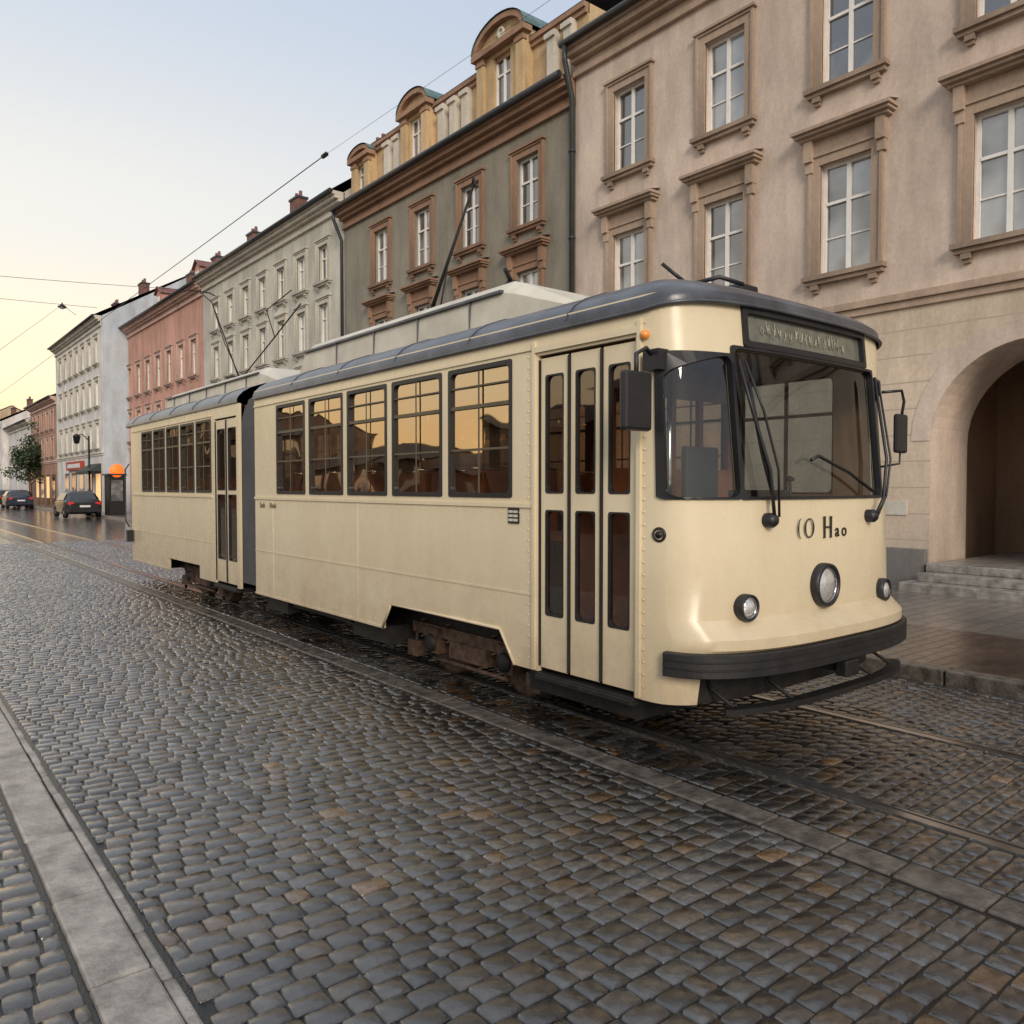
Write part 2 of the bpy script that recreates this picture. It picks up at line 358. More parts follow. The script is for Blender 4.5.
for xr in (R0,R1):
    b=MB(); b.box(xr-.035,xr+.025,-20,160,-.03,.013,'steel'); b.box(xr+.06,xr+.075,-20,160,-.03,.008,'steel'); b.box(xr+.026,xr+.059,-20,160,-.03,-.001,'iron')
    o=b.obj('tram_rail'); tag(o,'steel tram rail set flush in wet cobbles','tram rail','tram rails in the road')
pts=[(7.32,-30),(7.32,30),(10.2,36),(10.2,200)]
b=MB()
for i in range(3):
    (xa,ya),(xb,yb)=pts[i],pts[i+1]
    b.face([(xa,ya,.12),(30,ya,.12),(30,yb,.12),(xb,yb,.12)],'pavers')
o=b.obj('pavement'); o['kind']='structure'
sheet('wet_pavement_band',[(7.33,-30),(9.3,-30),(9.3,30),(7.33,30)],.124,'wetpavers')
b=MB()
y=-10.
while y<30:
    b.box(7.15,7.33,y+.004,y+.99,-.05,.128,'strip'); y+=1
b.face([(7.15,30,.126),(7.33,30,.126),(10.2,36,.126),(10.02,36,.126)],'slab'); b.face([(7.15,30,-.05),(7.15,30,.126),(10.02,36,.126),(10.02,36,-.05)],'slab')
b.box(10.02,10.2,36,150,-.05,.126,'slab')
o=b.obj('kerb',bevel=.015); o['kind']='structure'
# ---------------------------------------------------------------- houses
def win_mesh(w,h,style,glass='pane'):
    b=MB(); f=.055
    x0,x1=.10,.15
    b.box(x0,x1,-w/2,-w/2+f,0,h,'white'); b.box(x0,x1,w/2-f,w/2,0,h,'white'); b.box(x0,x1,-w/2+f,w/2-f,0,f,'white'); b.box(x0,x1,-w/2+f,w/2-f,h-f,h,'white')
    b.box(x0-.01,x1-.003,-.035,.035,f,h-f,'white')
    if style>=1:
        b.box(x0-.006,x1-.006,-w/2+f,w/2-f,h*.64,h*.64+.05,'white')
    if style>=2:
        for zz in (h*.33,):
            b.box(x0+.01,x1-.01,-w/2+f,-.035,zz,zz+.025,'white'); b.box(x0+.01,x1-.01,.035,w/2-f,zz,zz+.025,'white')
    for sy in (-1,1):
        ya,yb=(0,w/2) if sy>0 else (-w/2,0)
        for za,zb in ((0,h*.66),(h*.66,h)):
            t=random.uniform(-.01,.01); q=random.uniform(-.01,.01)
            b.face([(.135+t,ya,za),(.135+q,ya,zb),(.135-t,yb,zb),(.135-q,yb,za)],glass)
    b.face([(.2,-w/2,0),(.2,w/2,0),(.2,w/2,h),(.2,-w/2,h)],'intdark')
    me=b.obj('tmp'); d=me.data; bpy.data.objects.remove(me); return d
def surround_mesh(w,h,mat,kind):
    b=MB(); j=.15; p=-.05
    b.box(p,.02,-w/2-j,-w/2,-.0,h+j,mat); b.box(p,.02,w/2,w/2+j,-.0,h+j,mat); b.box(p,.02,-w/2,w/2,h,h+j,mat)
    b.box(p-.03,.02,-w/2-j-.05,-w/2-j,-.0,h+j+.05,mat); b.box(p-.03,.02,w/2+j,w/2+j+.05,0,h+j+.05,mat); b.box(p-.03,.02,-w/2-j,w/2+j,h+j,h+j+.05,mat)
    W=w/2+j+.12
    b.box(-.16,.02,-W,W,-.08,-.001,mat); b.box(-.11,.02,-W+.04,W-.04,-.15,-.081,mat)
    for s in (-1,1):
        c=s*(w/2+j*.4); b.box(-.10,.02,c-.07,c+.07,-.24,-.151,mat); b.box(-.06,.02,c-.055,c+.055,-.30,-.241,mat)
    if kind==2:
        z=h+j+.052
        b.box(-.04,.02,-w/2-j-.03,w/2+j+.03,z,z+.24,mat)
        for s in (-1,1):
            c=s*(w/2+j+.03); b.box(-.15,.02,c-.075,c+.075,z-.12,z+.24,mat); b.box(-.10,.02,c-.065,c+.065,z-.30,z-.121,mat)
        z+=.241; W=w/2+j+.26
        b.box(-.18,.02,-W+.08,W-.08,z,z+.05,mat); b.box(-.26,.02,-W+.03,W-.03,z+.051,z+.10,mat); b.box(-.32,.02,-W,W,z+.101,z+.155,mat)
        b.face([(-.32,-W,z+.155),(.01,-W,z+.24),(.01,W,z+.24),(-.32,W,z+.155)],mat)
    if kind==1:
        z=h+j+.052; W=w/2+j+.1
        b.box(-.12,.02,-W,W,z,z+.05,mat)
    me=b.obj('tmp'); d=me.data; bpy.data.objects.remove(me); return d
CACHE={}
def add_window(house,X,yc,z,w,h,style,trim,kind,glass='pane'):
    k=('w',w,h,style,random.randint(0,2),glass)
    if k not in CACHE: CACHE[k]=win_mesh(w,h,style,glass)
    o=bpy.data.objects.new('window',CACHE[k]); COL.objects.link(o); o.location=(X,yc,z); attach(o,house)
    k2=('s',w,h,trim,kind)
    if k2 not in CACHE: CACHE[k2]=surround_mesh(w,h,trim,kind)
    s=bpy.data.objects.new('window_surround',CACHE[k2]); COL.objects.link(s); s.parent=o
    return o
def facade(b,X,y0,y1,z0,z1,ops,mat,dep=.22,side=1):
    ys=sorted({y0,y1,*[o[0] for o in ops],*[o[1] for o in ops]}); zs=sorted({z0,z1,*[o[2] for o in ops],*[o[3] for o in ops]})
    ys=[y for y in ys if y0<=y<=y1]; zs=[z for z in zs if z0<=z<=z1]
    for i in range(len(ys)-1):
        for j in range(len(zs)-1):
            cy=(ys[i]+ys[i+1])/2; cz=(zs[j]+zs[j+1])/2
            if any(o[0]<cy<o[1] and o[2]<cz<o[3] for o in ops): continue
            b.face([(X,ys[i],zs[j]),(X,ys[i],zs[j+1]),(X,ys[i+1],zs[j+1]),(X,ys[i+1],zs[j])],mat)
    if dep>0:
        for (a,c,e,f) in ops:
            if e<z0 or f>z1: continue
            D=X+dep*side
            b.face([(X,a,e),(D,a,e),(D,a,f),(X,a,f)],mat); b.face([(X,c,e),(X,c,f),(D,c,f),(D,c,e)],mat)
            b.face([(X,a,f),(D,a,f),(D,c,f),(X,c,f)],mat); b.face([(X,a,e),(X,c,e),(D,c,e),(D,a,e)],mat)
def stackcornice(b,X,y0,y1,z,mat,k=1.0):
    b.box(X-.10*k,X+.05,y0,y1,z-.62*k,z-.50*k,mat); b.box(X-.05*k,X+.05,y0,y1,z-.499*k,z-.34*k,mat)
    b.box(X-.20*k,X+.05,y0,y1,z-.339*k,z-.24*k,mat); b.box(X-.34*k,X+.05,y0,y1,z-.239*k,z-.12*k,mat); b.box(X-.42*k,X+.05,y0,y1,z-.119*k,z,mat)
def house(label,X,y0,y1,ze,rows,cols,wallmat,trim,roofmat,ww=.85,kinds=None,style=1,roof_h=3.0,depth=11,low=None,zsplit=4.4,chim=0,string=True,roofon=True,extra=None,skylights=0):
    e=thing('town_house',(X+depth/2,(y0+y1)/2,.0),label,'house','town houses lining the street')
    ops=[]
    for ri,(za,zb) in enumerate(rows):
        for yc in cols:
            if y0+.3<yc<y1-.3: ops.append((yc-ww/2,yc+ww/2,za,zb))
    up=[o for o in ops if o[2]>=zsplit]; dn=[o for o in ops if o[2]<zsplit]
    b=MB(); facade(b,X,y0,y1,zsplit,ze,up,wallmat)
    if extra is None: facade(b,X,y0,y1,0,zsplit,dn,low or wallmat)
    b.face([(X,y0,0),(X,y0,ze),(X+depth,y0,ze),(X+depth,y0,0)],wallmat); b.face([(X,y1,0),(X+depth,y1,0),(X+depth,y1,ze),(X,y1,ze)],wallmat)
    b.face([(X+depth,y0,0),(X+depth,y0,ze),(X+depth,y1,ze),(X+depth,y1,0)],wallmat)
    if roofon:
        for yy in (y0,y1): b.face([(X,yy,ze),(X+depth,yy,ze),(X+depth/2,yy,ze+roof_h)],wallmat)
    b.obj('wall',e)
    b=MB(); stackcornice(b,X,y0,y1,ze,trim)
    b.obj('cornice',e,bevel=.008)
    if string:
        b=MB(); b.box(X-.10,X+.04,y0,y1,zsplit+.12,zsplit+.24,trim); b.box(X-.05,X+.04,y0,y1,zsplit,zsplit+.119,trim)
        b.obj('string_course',e,bevel=.008)
    if roofon:
        b=MB()
        b.grid([[(X-.46,yy,ze+.02-.0),(X+depth/2,yy,ze+roof_h+.12),(X+depth+.4,yy,ze+.02)] for yy in (y0-.03,y1+.03)],roofmat,smooth=False)
        b.box(X-.46,X-.40,y0,y1,ze-.05,ze+.02,roofmat)
        ro=b.obj('roof',e)
        for i in range(chim):
            yy=y0+(y1-y0)*(i+.5)/chim+random.uniform(-.5,.5); cb=MB()
            xx=X+depth*.3; zc=ze+roof_h*.6
            cb.box(xx,xx+.5,yy,yy+.9,zc-1.0,zc+1.2,'tilered'); cb.box(xx-.05,xx+.55,yy-.05,yy+.95,zc+1.201,zc+1.3,'zinc')
            for t in (.2,.65): cb.lathe((xx+.25,yy+t,zc+1.3),(0,0,1),[(.09,0),(.08,.3),(0,.3)],'tilered',10)
            co_=cb.obj('chimney'); co_.parent=ro
        for i in range(skylights):
            yy=y0+(y1-y0)*(i+.5)/skylights; cb=MB(); xx=X+.9; zz=ze+roof_h*.16
            cb.box(xx,xx+1.6,yy-.45,yy+.45,zz-.2,zz+1.0,wallmat); cb.box(xx-.02,xx-.001,yy-.3,yy+.3,zz+.12,zz+.85,'pane')
            cb.face([(xx-.15,yy-.6,zz+1.0),(xx-.15,yy,zz+1.45),(xx+2.2,yy,zz+1.45),(xx+2.2,yy-.6,zz+1.0)],roofmat); cb.face([(xx-.15,yy+.6,zz+1.0),(xx-.15,yy,zz+1.45),(xx+2.2,yy,zz+1.45),(xx+2.2,yy+.6,zz+1.0)],roofmat)
            cb.face([(xx,yy-.45,zz+1.0),(xx,yy+.45,zz+1.0),(xx,yy,zz+1.38)],wallmat)
            co_=cb.obj('dormer'); co_.parent=ro
    b=MB(); b.tube([(X-.50,y0,ze-.02),(X-.50,y1,ze-.02)],.075,'zinc',8); b.obj('gutter',e)
    for ri,(za,zb) in enumerate(rows):
        for yc in cols:
            if y0+.3<yc<y1-.3: add_window(e,X,yc,za,ww,zb-za,style,trim,(kinds[ri] if kinds else 1))
    return e
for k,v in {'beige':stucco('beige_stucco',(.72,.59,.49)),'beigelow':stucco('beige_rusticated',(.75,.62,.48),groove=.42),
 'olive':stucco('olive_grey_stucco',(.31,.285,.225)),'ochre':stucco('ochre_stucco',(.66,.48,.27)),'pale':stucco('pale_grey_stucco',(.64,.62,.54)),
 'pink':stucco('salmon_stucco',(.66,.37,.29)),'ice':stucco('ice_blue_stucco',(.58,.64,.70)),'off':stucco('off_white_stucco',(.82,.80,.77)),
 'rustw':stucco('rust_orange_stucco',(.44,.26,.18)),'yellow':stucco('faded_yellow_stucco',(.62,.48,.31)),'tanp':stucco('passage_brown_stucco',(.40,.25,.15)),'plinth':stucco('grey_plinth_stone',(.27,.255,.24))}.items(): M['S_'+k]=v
for k,v in {'beige':stucco('tan_stone_trim',(.54,.41,.31),stain=.25),'olive':stucco('brown_stone_trim',(.40,.245,.16),stain=.25),'light':stucco('light_trim',(.72,.68,.59),stain=.15),'pink':stucco('pink_trim',(.68,.48,.40),stain=.15)}.items(): M['T_'+k]=v
FX=13.0
E1=11.8; Y1a,Y1b=-9.0,13.82
cols1=[12.12-2.48*i for i in range(9)]
AC,AR,AT=4.28,1.42,3.85
e1=house('large beige stucco house with arched gateway and tan window pediments',FX,Y1a,Y1b,E1,[(5.37,7.27),(8.6,10.4)],cols1,'S_beige','T_beige','tiledark',ww=.92,kinds=[2,1],style=2,zsplit=4.56,extra=True,roof_h=3.6,depth=12)
b=MB()
facade(b,FX,Y1a,Y1b,.0,4.56,[(AC-AR,AC+AR,.0,AT)],'S_beigelow',dep=0.0)
seg=24; arc=[(AC-AR*math.cos(math.pi*i/seg),AT-AR+AR*math.sin(math.pi*i/seg)) for i in range(seg+1)]
for i in range(seg):
    (ya,za),(yb,zb)=arc[i],arc[i+1]
    b.face([(FX,ya,za),(FX,ya,AT),(FX,yb,AT),(FX,yb,zb)],'S_beige')
DP=1.35
path=[(AC-AR,0)]+arc+[(AC+AR,0)]
b.grid([[(FX,y,z) for y,z in path],[(FX+DP,y,z) for y,z in path]],'S_beige',smooth=False)
b.obj('gateway_wall',e1)
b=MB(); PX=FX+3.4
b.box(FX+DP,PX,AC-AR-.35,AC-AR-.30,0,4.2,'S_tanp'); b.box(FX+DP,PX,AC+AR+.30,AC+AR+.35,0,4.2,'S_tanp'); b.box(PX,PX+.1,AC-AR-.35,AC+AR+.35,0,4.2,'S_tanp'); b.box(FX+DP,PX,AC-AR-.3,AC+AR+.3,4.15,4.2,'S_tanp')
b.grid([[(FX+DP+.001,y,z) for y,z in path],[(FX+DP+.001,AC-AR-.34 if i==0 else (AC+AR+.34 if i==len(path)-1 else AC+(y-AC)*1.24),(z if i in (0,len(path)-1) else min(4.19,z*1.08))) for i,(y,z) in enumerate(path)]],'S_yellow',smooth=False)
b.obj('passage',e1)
b=MB()
P0=[];P1=[];P2=[]
for i in range(37):
    t=math.pi*i/36; zc=AT-AR
    P0.append((FX-.012,AC-(AR+.001)*math.cos(t),zc+(AR+.001)*math.sin(t))); P1.append((FX-.012,AC-(AR+.30)*math.cos(t),zc+(AR+.30)*math.sin(t))); P2.append((FX+.01,AC-(AR+.30)*math.cos(t),zc+(AR+.30)*math.sin(t)))
b.grid([P0,P1,P2],'S_beige',smooth=False)
b.obj('arch_surround',e1)
b=MB(); b.box(FX-.10,FX+.02,Y1a,AC-AR-.02,.0,.72,'S_plinth'); b.box(FX-.10,FX+.02,AC+AR+.02,Y1b,.0,.72,'S_plinth'); b.obj('plinth',e1,bevel=.01)
b=MB()
for i in range(3): b.box(FX-.75+.3*i,PX,AC-AR-.1 if i==0 else AC-AR+.02,AC+AR+.12 if i==0 else AC+AR-.02,.12+.13*i-(.12 if i==0 else 0),.12+.13*(i+1),'slab')
b.obj('stone_steps',e1,bevel=.015)
b=MB(); DX=PX; b.box(DX-.10,DX-.01,AC-.9,AC+.85,.51,3.0,'wood')
for yy in (AC-.80,AC+.0):
    for z0,z1 in ((.7,1.5),(1.65,2.85)): b.box(DX-.14,DX-.101,yy,yy+.72,z0,z1,'wood')
dr=b.obj('door',e1,bevel=.01)
b=MB(); b.lathe((DX-.14,AC-.04,1.5),(-1,0,0),[(0.02,0),(.02,.04),(.035,.05),(.03,.08),(0,.085)],'chrome',12); hd=b.obj('handle'); hd.parent=dr
b=MB(); b.box(FX-.02,FX+.01,6.05,6.5,1.25,1.47,'T_light'); b.obj('wall_plaque',e1)
b=MB(); b.tube([(FX-.5,Y1b-.15,E1-.1),(FX-.5,Y1b-.15,E1-.4),(FX-.12,Y1b+.0,E1-1.1),(FX-.12,Y1b+.0,.15)],.065,'zinc',8)
for z in (9.5,7.5,5.5,3.5,1.5): b.lathe((FX-.12,Y1b,z),(0,0,1),[(.065,-.03),(.085,-.03),(.085,.03),(.065,.03)],'zinc',10)
b.obj('drainpipe',e1)
Y2a,Y2b,E2=13.82,25.5,11.2
e2=house('olive grey house with brown trim and ochre attic dormers',FX,Y2a+.02,Y2b,E2,[(5.3,7.15),(8.26,9.98)],[15.55,18.0,20.45,22.9],'S_olive','T_olive','tiledark',ww=.86,kinds=[2,1],style=2,zsplit=4.5,roofon=False)
b=MB(); XA=FX+.40; ZA=13.1
b.face([(XA,Y2a,E2),(XA,Y2a,ZA),(XA,Y2b,ZA),(XA,Y2b,E2)],'S_ochre'); b.face([(FX,Y2a,E2),(XA,Y2a,E2),(XA,Y2b,E2),(FX,Y2b,E2)],'T_olive')
b.face([(XA,Y2a+.02,E2),(XA,Y2a+.02,ZA),(XA+9,Y2a+.02,ZA),(XA+9,Y2a+.02,E2)],'S_ochre'); b.face([(XA,Y2b,E2),(XA,Y2b,ZA),(XA+9,Y2b,ZA),(XA+9,Y2b,E2)],'S_ochre')
b.box(XA-.14,XA+.05,Y2a+.02,Y2b,ZA-.12,ZA,'T_olive'); b.box(XA-.08,XA+.05,Y2a+.02,Y2b,ZA-.24,ZA-.121,'T_olive')
b.obj('attic_wall',e2)
for yy in (14.35,14.95,18.6,19.2,19.8,22.35,22.95):
    b=MB(); b.box(XA-.2,XA-.001,yy-.13,yy+.13,E2,ZA-.241,'T_light'); b.box(XA-.26,XA-.201,yy-.18,yy+.18,ZA-.42,ZA-.30,'T_light'); b.box(XA-.26,XA-.201,yy-.18,yy+.18,E2,E2+.2,'T_light'); b.obj('attic_pilaster',e2)
b=MB(); b.grid([[(XA-.15,yy,ZA+.01),(XA+4.5,yy,ZA+1.9),(XA+9,yy,ZA)] for yy in (Y2a+.02,Y2b)],'tiledark',smooth=False); b.obj('roof',e2)
def dormer(yc,w,zb,zt,xf,par,ah=.5):
    b=MB(); hw=w/2; zs=zt-ah
    facade(b,xf,yc-hw,yc+hw,zb,zs,[(yc-.36,yc+.36,zb+.45,zs-.25)],'S_ochre',dep=.15)
    b.face([(xf,yc-hw,zb),(xf,yc-hw,zs),(xf+2.5,yc-hw,zs),(xf+2.5,yc-hw,zb)],'S_ochre'); b.face([(xf,yc+hw,zb),(xf,yc+hw,zs),(xf+2.5,yc+hw,zs),(xf+2.5,yc+hw,zb)],'S_ochre')
    for s in (-1,1): b.box(xf-.10,xf+.02,yc+s*(hw-.16)-.15,yc+s*(hw-.16)+.15,zb,zs-.14,'S_ochre'); b.box(xf-.13,xf+.02,yc+s*(hw-.16)-.18,yc+s*(hw-.16)+.18,zs-.32,zs-.22,'T_olive')
    b.box(xf-.2,xf+.1,yc-hw-.12,yc+hw+.12,zs-.14,zs,'T_olive')
    for s in (-1,1):
        P=[(xf-.02,yc+s*(hw+.02+.38*(1-math.sin(math.pi/2*k/6))),zb+1.1*(k/6)) for k in range(7)]
        b.face([(xf-.02,yc+s*(hw+.0),zb)]+P,'S_ochre')
    n=14; R=(hw+.12)
    top=[(yc-R*math.cos(math.pi*i/n),zs+ah*math.sin(math.pi*i/n)) for i in range(n+1)]
    b.face([(xf,y,z) for y,z in top],'S_ochre')
    inner=[(yc-(R-.16)*math.cos(math.pi*i/n),zs+(ah-.14)*math.sin(math.pi*i/n)) for i in range(n+1)]
    for i in range(n):
        b.face([(xf-.16,*inner[i]),(xf-.16,*top[i]),(xf-.16,*top[i+1]),(xf-.16,*inner[i+1])],'T_olive'); b.face([(xf-.16,*inner[i]),(xf-.16,*inner[i+1]),(xf,*inner[i+1]),(xf,*inner[i])],'T_olive')
    o=b.obj('dormer',par)
    if w>1.9:
        b=MB(); b.lathe((xf-.01,yc,zs+ah*.4),(-1,0,0),[(.15,0),(.15,.05),(.10,.06),(.09,.02),(0,.02)],'T_light',16); r=b.obj('medallion'); r.parent=o
    b=MB(); t2=[(y,z+.03) for y,z in top]
    b.grid([[(xf-.2,y,z) for y,z in t2],[(xf+2.6,y,z) for y,z in t2]],'copper',smooth=False); r=b.obj('dormer_roof'); r.parent=o
    hh=round(zs-.25-zb-.45,3); k=('w',.72,hh,1,0,'pane')
    if k not in CACHE: CACHE[k]=win_mesh(.72,hh,1)
    wo=bpy.data.objects.new('dormer_window',CACHE[k]); COL.objects.link(wo); wo.location=(xf,yc,zb+.45); wo.parent=o
dormer(16.85,2.0,E2+.02,14.0,FX+.18,e2,ah=.65); dormer(21.1,1.5,E2+.02,13.7,FX+.18,e2,ah=.5); dormer(24.5,1.2,E2+.02,13.15,FX+.18,e2,ah=.3)
b=MB(); b.tube([(FX-.45,Y2b-.1,E2-.1),(FX-.45,Y2b-.1,E2-.35),(FX-.12,Y2b-.05,E2-1),(FX-.12,Y2b-.05,.15)],.06,'zinc',8); b.obj('drainpipe',e2)
e3=house('pale grey green house with rows of small windows',FX,25.52,40.5,11.9,[(4.4,6.1),(6.85,8.35),(9.15,10.45)],[27.1+1.92*i for i in range(7)],'S_pale','T_light','tilered',ww=.75,kinds=[1,1,1],style=1,zsplit=3.9,chim=2,roof_h=4.2)
e4=house('salmon pink house with red tile roof and chimneys',FX,40.52,55.2,11.75,[(4.6,6.4),(7.4,9.2)],[42.0+2.15*i for i in range(7)],'S_pink','T_pink','tilered',ww=.9,kinds=[1,1],style=1,zsplit=4.0,chim=3,roof_h=4.0,skylights=2)
e6=house('tall off-white house with ice blue gable wall',11.5,55.3,71.2,12.4,[(4.2,5.8),(6.9,8.5),(9.6,11.2)],[56.8+2.05*i for i in range(8)],'S_off','T_light','tiledark',ww=.95,kinds=[1,1,1],style=1,zsplit=3.7,chim=2,roof_h=3.4,low='S_off')
b=MB(); b.face([(11.52,55.28,0),(22.5,55.28,0),(22.5,55.28,12.4),(17,55.28,15.8),(11.52,55.28,12.4)],'S_ice'); b.obj('gable_wall',e6)
e7=house('low rust orange house with dark roof',11.5,71.3,84,8.8,[(4.2,5.6),(6.4,7.8)],[73+2.2*i for i in range(5)],'S_rustw','T_pink','tilered',kinds=[1,1],ww=.95,zsplit=3.6,chim=2,roof_h=2.6)
e8=house('low white house with red tile roof',11.5,84.1,99,7.8,[(4.2,5.6)],[86+2.2*i for i in range(6)],'S_off','T_light','tilered',kinds=[1],ww=.95,zsplit=3.5,chim=2,roof_h=3.0)
e9=house('plain pale house with dark roof',10.9,99.2,125,8.6,[(4.2,5.6),(6.3,7.6)],[101+2.4*i for i in range(9)],'S_off','T_light','tiledark',kinds=[1,1],ww=.95,zsplit=3.5,chim=2,roof_h=3.0)
e10=house('faded yellow house closing the street',9.5,125.5,150,9.5,[(4.2,5.6),(6.3,7.6)],[128+2.4*i for i in range(8)],'S_yellow','T_light','tilered',kinds=[1,1],ww=.95,zsplit=3.5,chim=2,roof_h=3.0)
M['red']=simple('red_sign',(.42,.04,.025),.5); M['green']=simple('dark_awning',(.035,.045,.04),.7); M['signwhite']=simple('white_sign',(.7,.7,.68),.5)
M['glow']=emis('orange_sign_light',(1,.17,.02),.75); M['warmshop']=emis('warm_shop_light',(1,.62,.28),.6)
def awning(e,X,y0,y1,z,mat):
    b=MB(); b.face([(X,y0,z+.5),(X-.8,y0,z),(X-.8,y1,z),(X,y1,z+.5)],mat); b.face([(X-.8,y0,z),(X-.8,y1,z),(X-.8,y1,z-.18),(X-.8,y0,z-.18)],mat)
    b.face([(X,y0,z+.5),(X-.8,y0,z),(X,y0,z)],mat); b.face([(X,y1,z+.5),(X-.8,y1,z),(X,y1,z)],mat); b.obj('awning',e,solid=.02)
awning(e6,11.5,56,59.5,2.7,'green')
for (e,X,ys,ye) in ((e6,11.5,56,71),(e7,11.5,72,83),(e4,13,41,55),(e3,13,26,40)):
    y=ys
    while y+2.2<ye:
        b=MB(); b.box(X-.03,X+.02,y,y+1.6,.3,2.7,'wood'); b.box(X-.035,X-.0301,y+.12,y+1.48,.8,2.55,'pane' if random.random()<.75 else 'warmshop'); b.obj('shop_window',e); y+=2.6
b=MB(); b.box(11.3,11.46,61,66.5,2.9,3.5,'red'); so_=b.obj('shop_sign',e6)
b=MB(); b.box(11.27,11.299,61.6,65.9,3.05,3.33,'signwhite'); r=b.obj('sign_panel'); r.parent=so_
sg=thing('kiosk',(10.75,49.3,.12),'dark kiosk with a glowing orange sign on top','kiosk')
b=MB(); b.box(10.45,11.25,49.0,50.2,.12,2.35,'iron'); b.box(10.35,11.35,48.9,50.3,2.351,2.45,'zinc'); b.box(10.55,11.15,48.97,48.999,.9,2.1,'pane'); b.obj('booth',sg,bevel=.02)
b=MB(); b.lathe((10.85,49.0,2.62),(0,-1,0),[(0,-.08),(.34,-.08),(.38,0),(.34,.08),(0,.08)],'glow',20); b.obj('lamp_panel',sg)
for i,(y0,y1,h) in enumerate(((26,40,8.5),(41,49,6.2),(51,58,3.0),(60,72,3.8),(75,90,3.6),(92,112,8.0),(113,150,12.0),(152,230,17.0))):  # unseen row, added with heights set to shape the tram window reflections
    e=thing('town_house',(-36,(y0+y1)/2,0),'unseen dark gabled house added across the square for window reflections','house','unseen houses added for reflections')
    b=MB(); b.box(-42,-32,y0,y1,0,h,'farwall')
    for k in range(int((y1-y0)/3)): b.box(-31.99,-31.95,y0+1+3*k,y0+2.2+3*k,h-2.4,h-.8,'pane')
    b.obj('wall',e); b=MB(); b.grid([[(-31.5,yy,h),(-37,yy,h+2.2),(-42.5,yy,h)] for yy in (y0-.2,y1+.2)],'farroof',smooth=False); b.face([(-32,y0,h),(-42,y0,h),(-37,y0,h+2.0)],'farwall'); b.face([(-32,y1,h),(-42,y1,h),(-37,y1,h+2.0)],'farwall'); b.obj('roof',e)
# ---------------------------------------------------------------- TRAM
XC,HW,YC,NP=4.85,1.25,3.25,3.0
tram=thing('tram',(XC,8.5,0),'cream articulated tram with grey roof standing on cobbled street','tram')
def lerp(z,tab):
    if z<=tab[0][0]: return tab[0][1]
    for (a,va),(b_,vb) in zip(tab,tab[1:]):
        if z<=b_: return va+(vb-va)*(z-a)/(b_-a)
    return tab[-1][1]
DT=[(.42,.42),(.66,.47),(.76,.635),(.82,.635),(.92,.49),(1.2,.48),(1.64,.46),(2.56,.36),(2.85,.33)]
def FS(x,z,off=0):
    t=min(1,abs((x-XC)/HW)); return Vector((x,YC-lerp(z,DT)*(1-t**NP)**(1/NP)-off,z))
def FP(phi,z,hw=HW,D=None,yc=YC):
    D=lerp(z,DT) if D is None else D
    s,c=math.sin(phi),math.cos(phi)
    return Vector((XC+hw*math.copysign(abs(s)**(2/NP),s),yc-D*abs(c)**(2/NP),z))
def phi_of(x): t=(x-XC)/HW; return math.copysign(math.asin(min(1,abs(t)**(NP/2))),t)
YR=9.40
sidewins=[(4.50,5.27),(5.40,6.15),(6.28,7.00),(7.13,7.86),(8.00,8.72)]
door=(3.30,4.20)
XQ0,XQ1=3.622,4.005
XW0,XW1=4.028,5.672
XS0,XS1=4.16,5.54
ZQ=2.48; ZW=2.53; ZS0,ZS1=2.58,2.765
def build_shell(name,stations,openings,zrows,parent):
    b=MB(); P=[[f(z) for z in zrows] for f in stations]
    def sk(a,c):
        zc=(zrows[c]+zrows[c+1])/2
        return any(i0<=a<i1 and z0<zc<z1 for i0,i1,z0,z1 in openings)
    b.grid(P,'cream',skip=sk,smooth=True)
    b.mi('interior')
    o=b.obj(name,parent,solid=.035)
    o.modifiers['s'].material_offset=1
    md=o.modifiers.new('e','EDGE_SPLIT'); md.split_angle=math.radians(35)
    return o
ysL=sorted({YR,*[v for w_ in sidewins for v in w_],*door,YC,4.5,4.45,4.62,6.2,6.36,6.8,7.6,3.42,4.30},reverse=True)
ZH=.66
zr=[.42,.62,.66,.76,.82,.92,1.2,1.64,1.9,2.2,ZQ,ZW,ZS0,2.60,ZS1,2.84]
st=[];keyL={};keyF={};keyR={}
for y in ysL:
    keyL[y]=len(st); st.append((lambda z,y=y:Vector((XC-HW,y,z))))
phis=sorted({*[phi_of(x) for x in (XQ0,XQ1,XW0,XW1,XS0,XS1,2*XC-XQ0,2*XC-XQ1)],*[math.radians(a) for a in range(-84,85,6)]})
for p in phis:
    keyF[p]=len(st); st.append((lambda z,p=p:FP(p,z)))
for y in reversed(ysL):
    keyR[y]=len(st); st.append((lambda z,y=y:Vector((XC+HW,y,z))))
ops=[]
for a,c in sidewins:
    ops.append((keyL[c],keyL[a],1.64,2.60)); ops.append((keyR[a],keyR[c],1.64,2.60))
ops.append((keyR[3.42],keyR[4.30],1.64,2.60))
ops.append((keyL[door[1]],keyL[door[0]],.0,2.60))
ops.append((keyF[phi_of(XQ0)],keyF[phi_of(XQ1)],1.64,ZQ)); ops.append((keyF[phi_of(2*XC-XQ1)],keyF[phi_of(2*XC-XQ0)],1.64,ZQ))
ops.append((keyF[phi_of(XW0)],keyF[phi_of(XW1)],1.64,ZW)); ops.append((keyF[phi_of(XS0)],keyF[phi_of(XS1)],ZS0,ZS1))
ops.append((keyL[6.2],keyL[4.62],.0,ZH)); ops.append((keyR[4.62],keyR[6.2],.0,ZH))
ops.append((keyF[math.radians(-54)],keyF[math.radians(54)],.0,.62))
for k,(p,q) in enumerate(((6.36,6.2),(4.62,4.45))):
    ops.append((keyL[p],keyL[q],.0,ZH))
body=build_shell('front_body',st,ops,zr,tram)
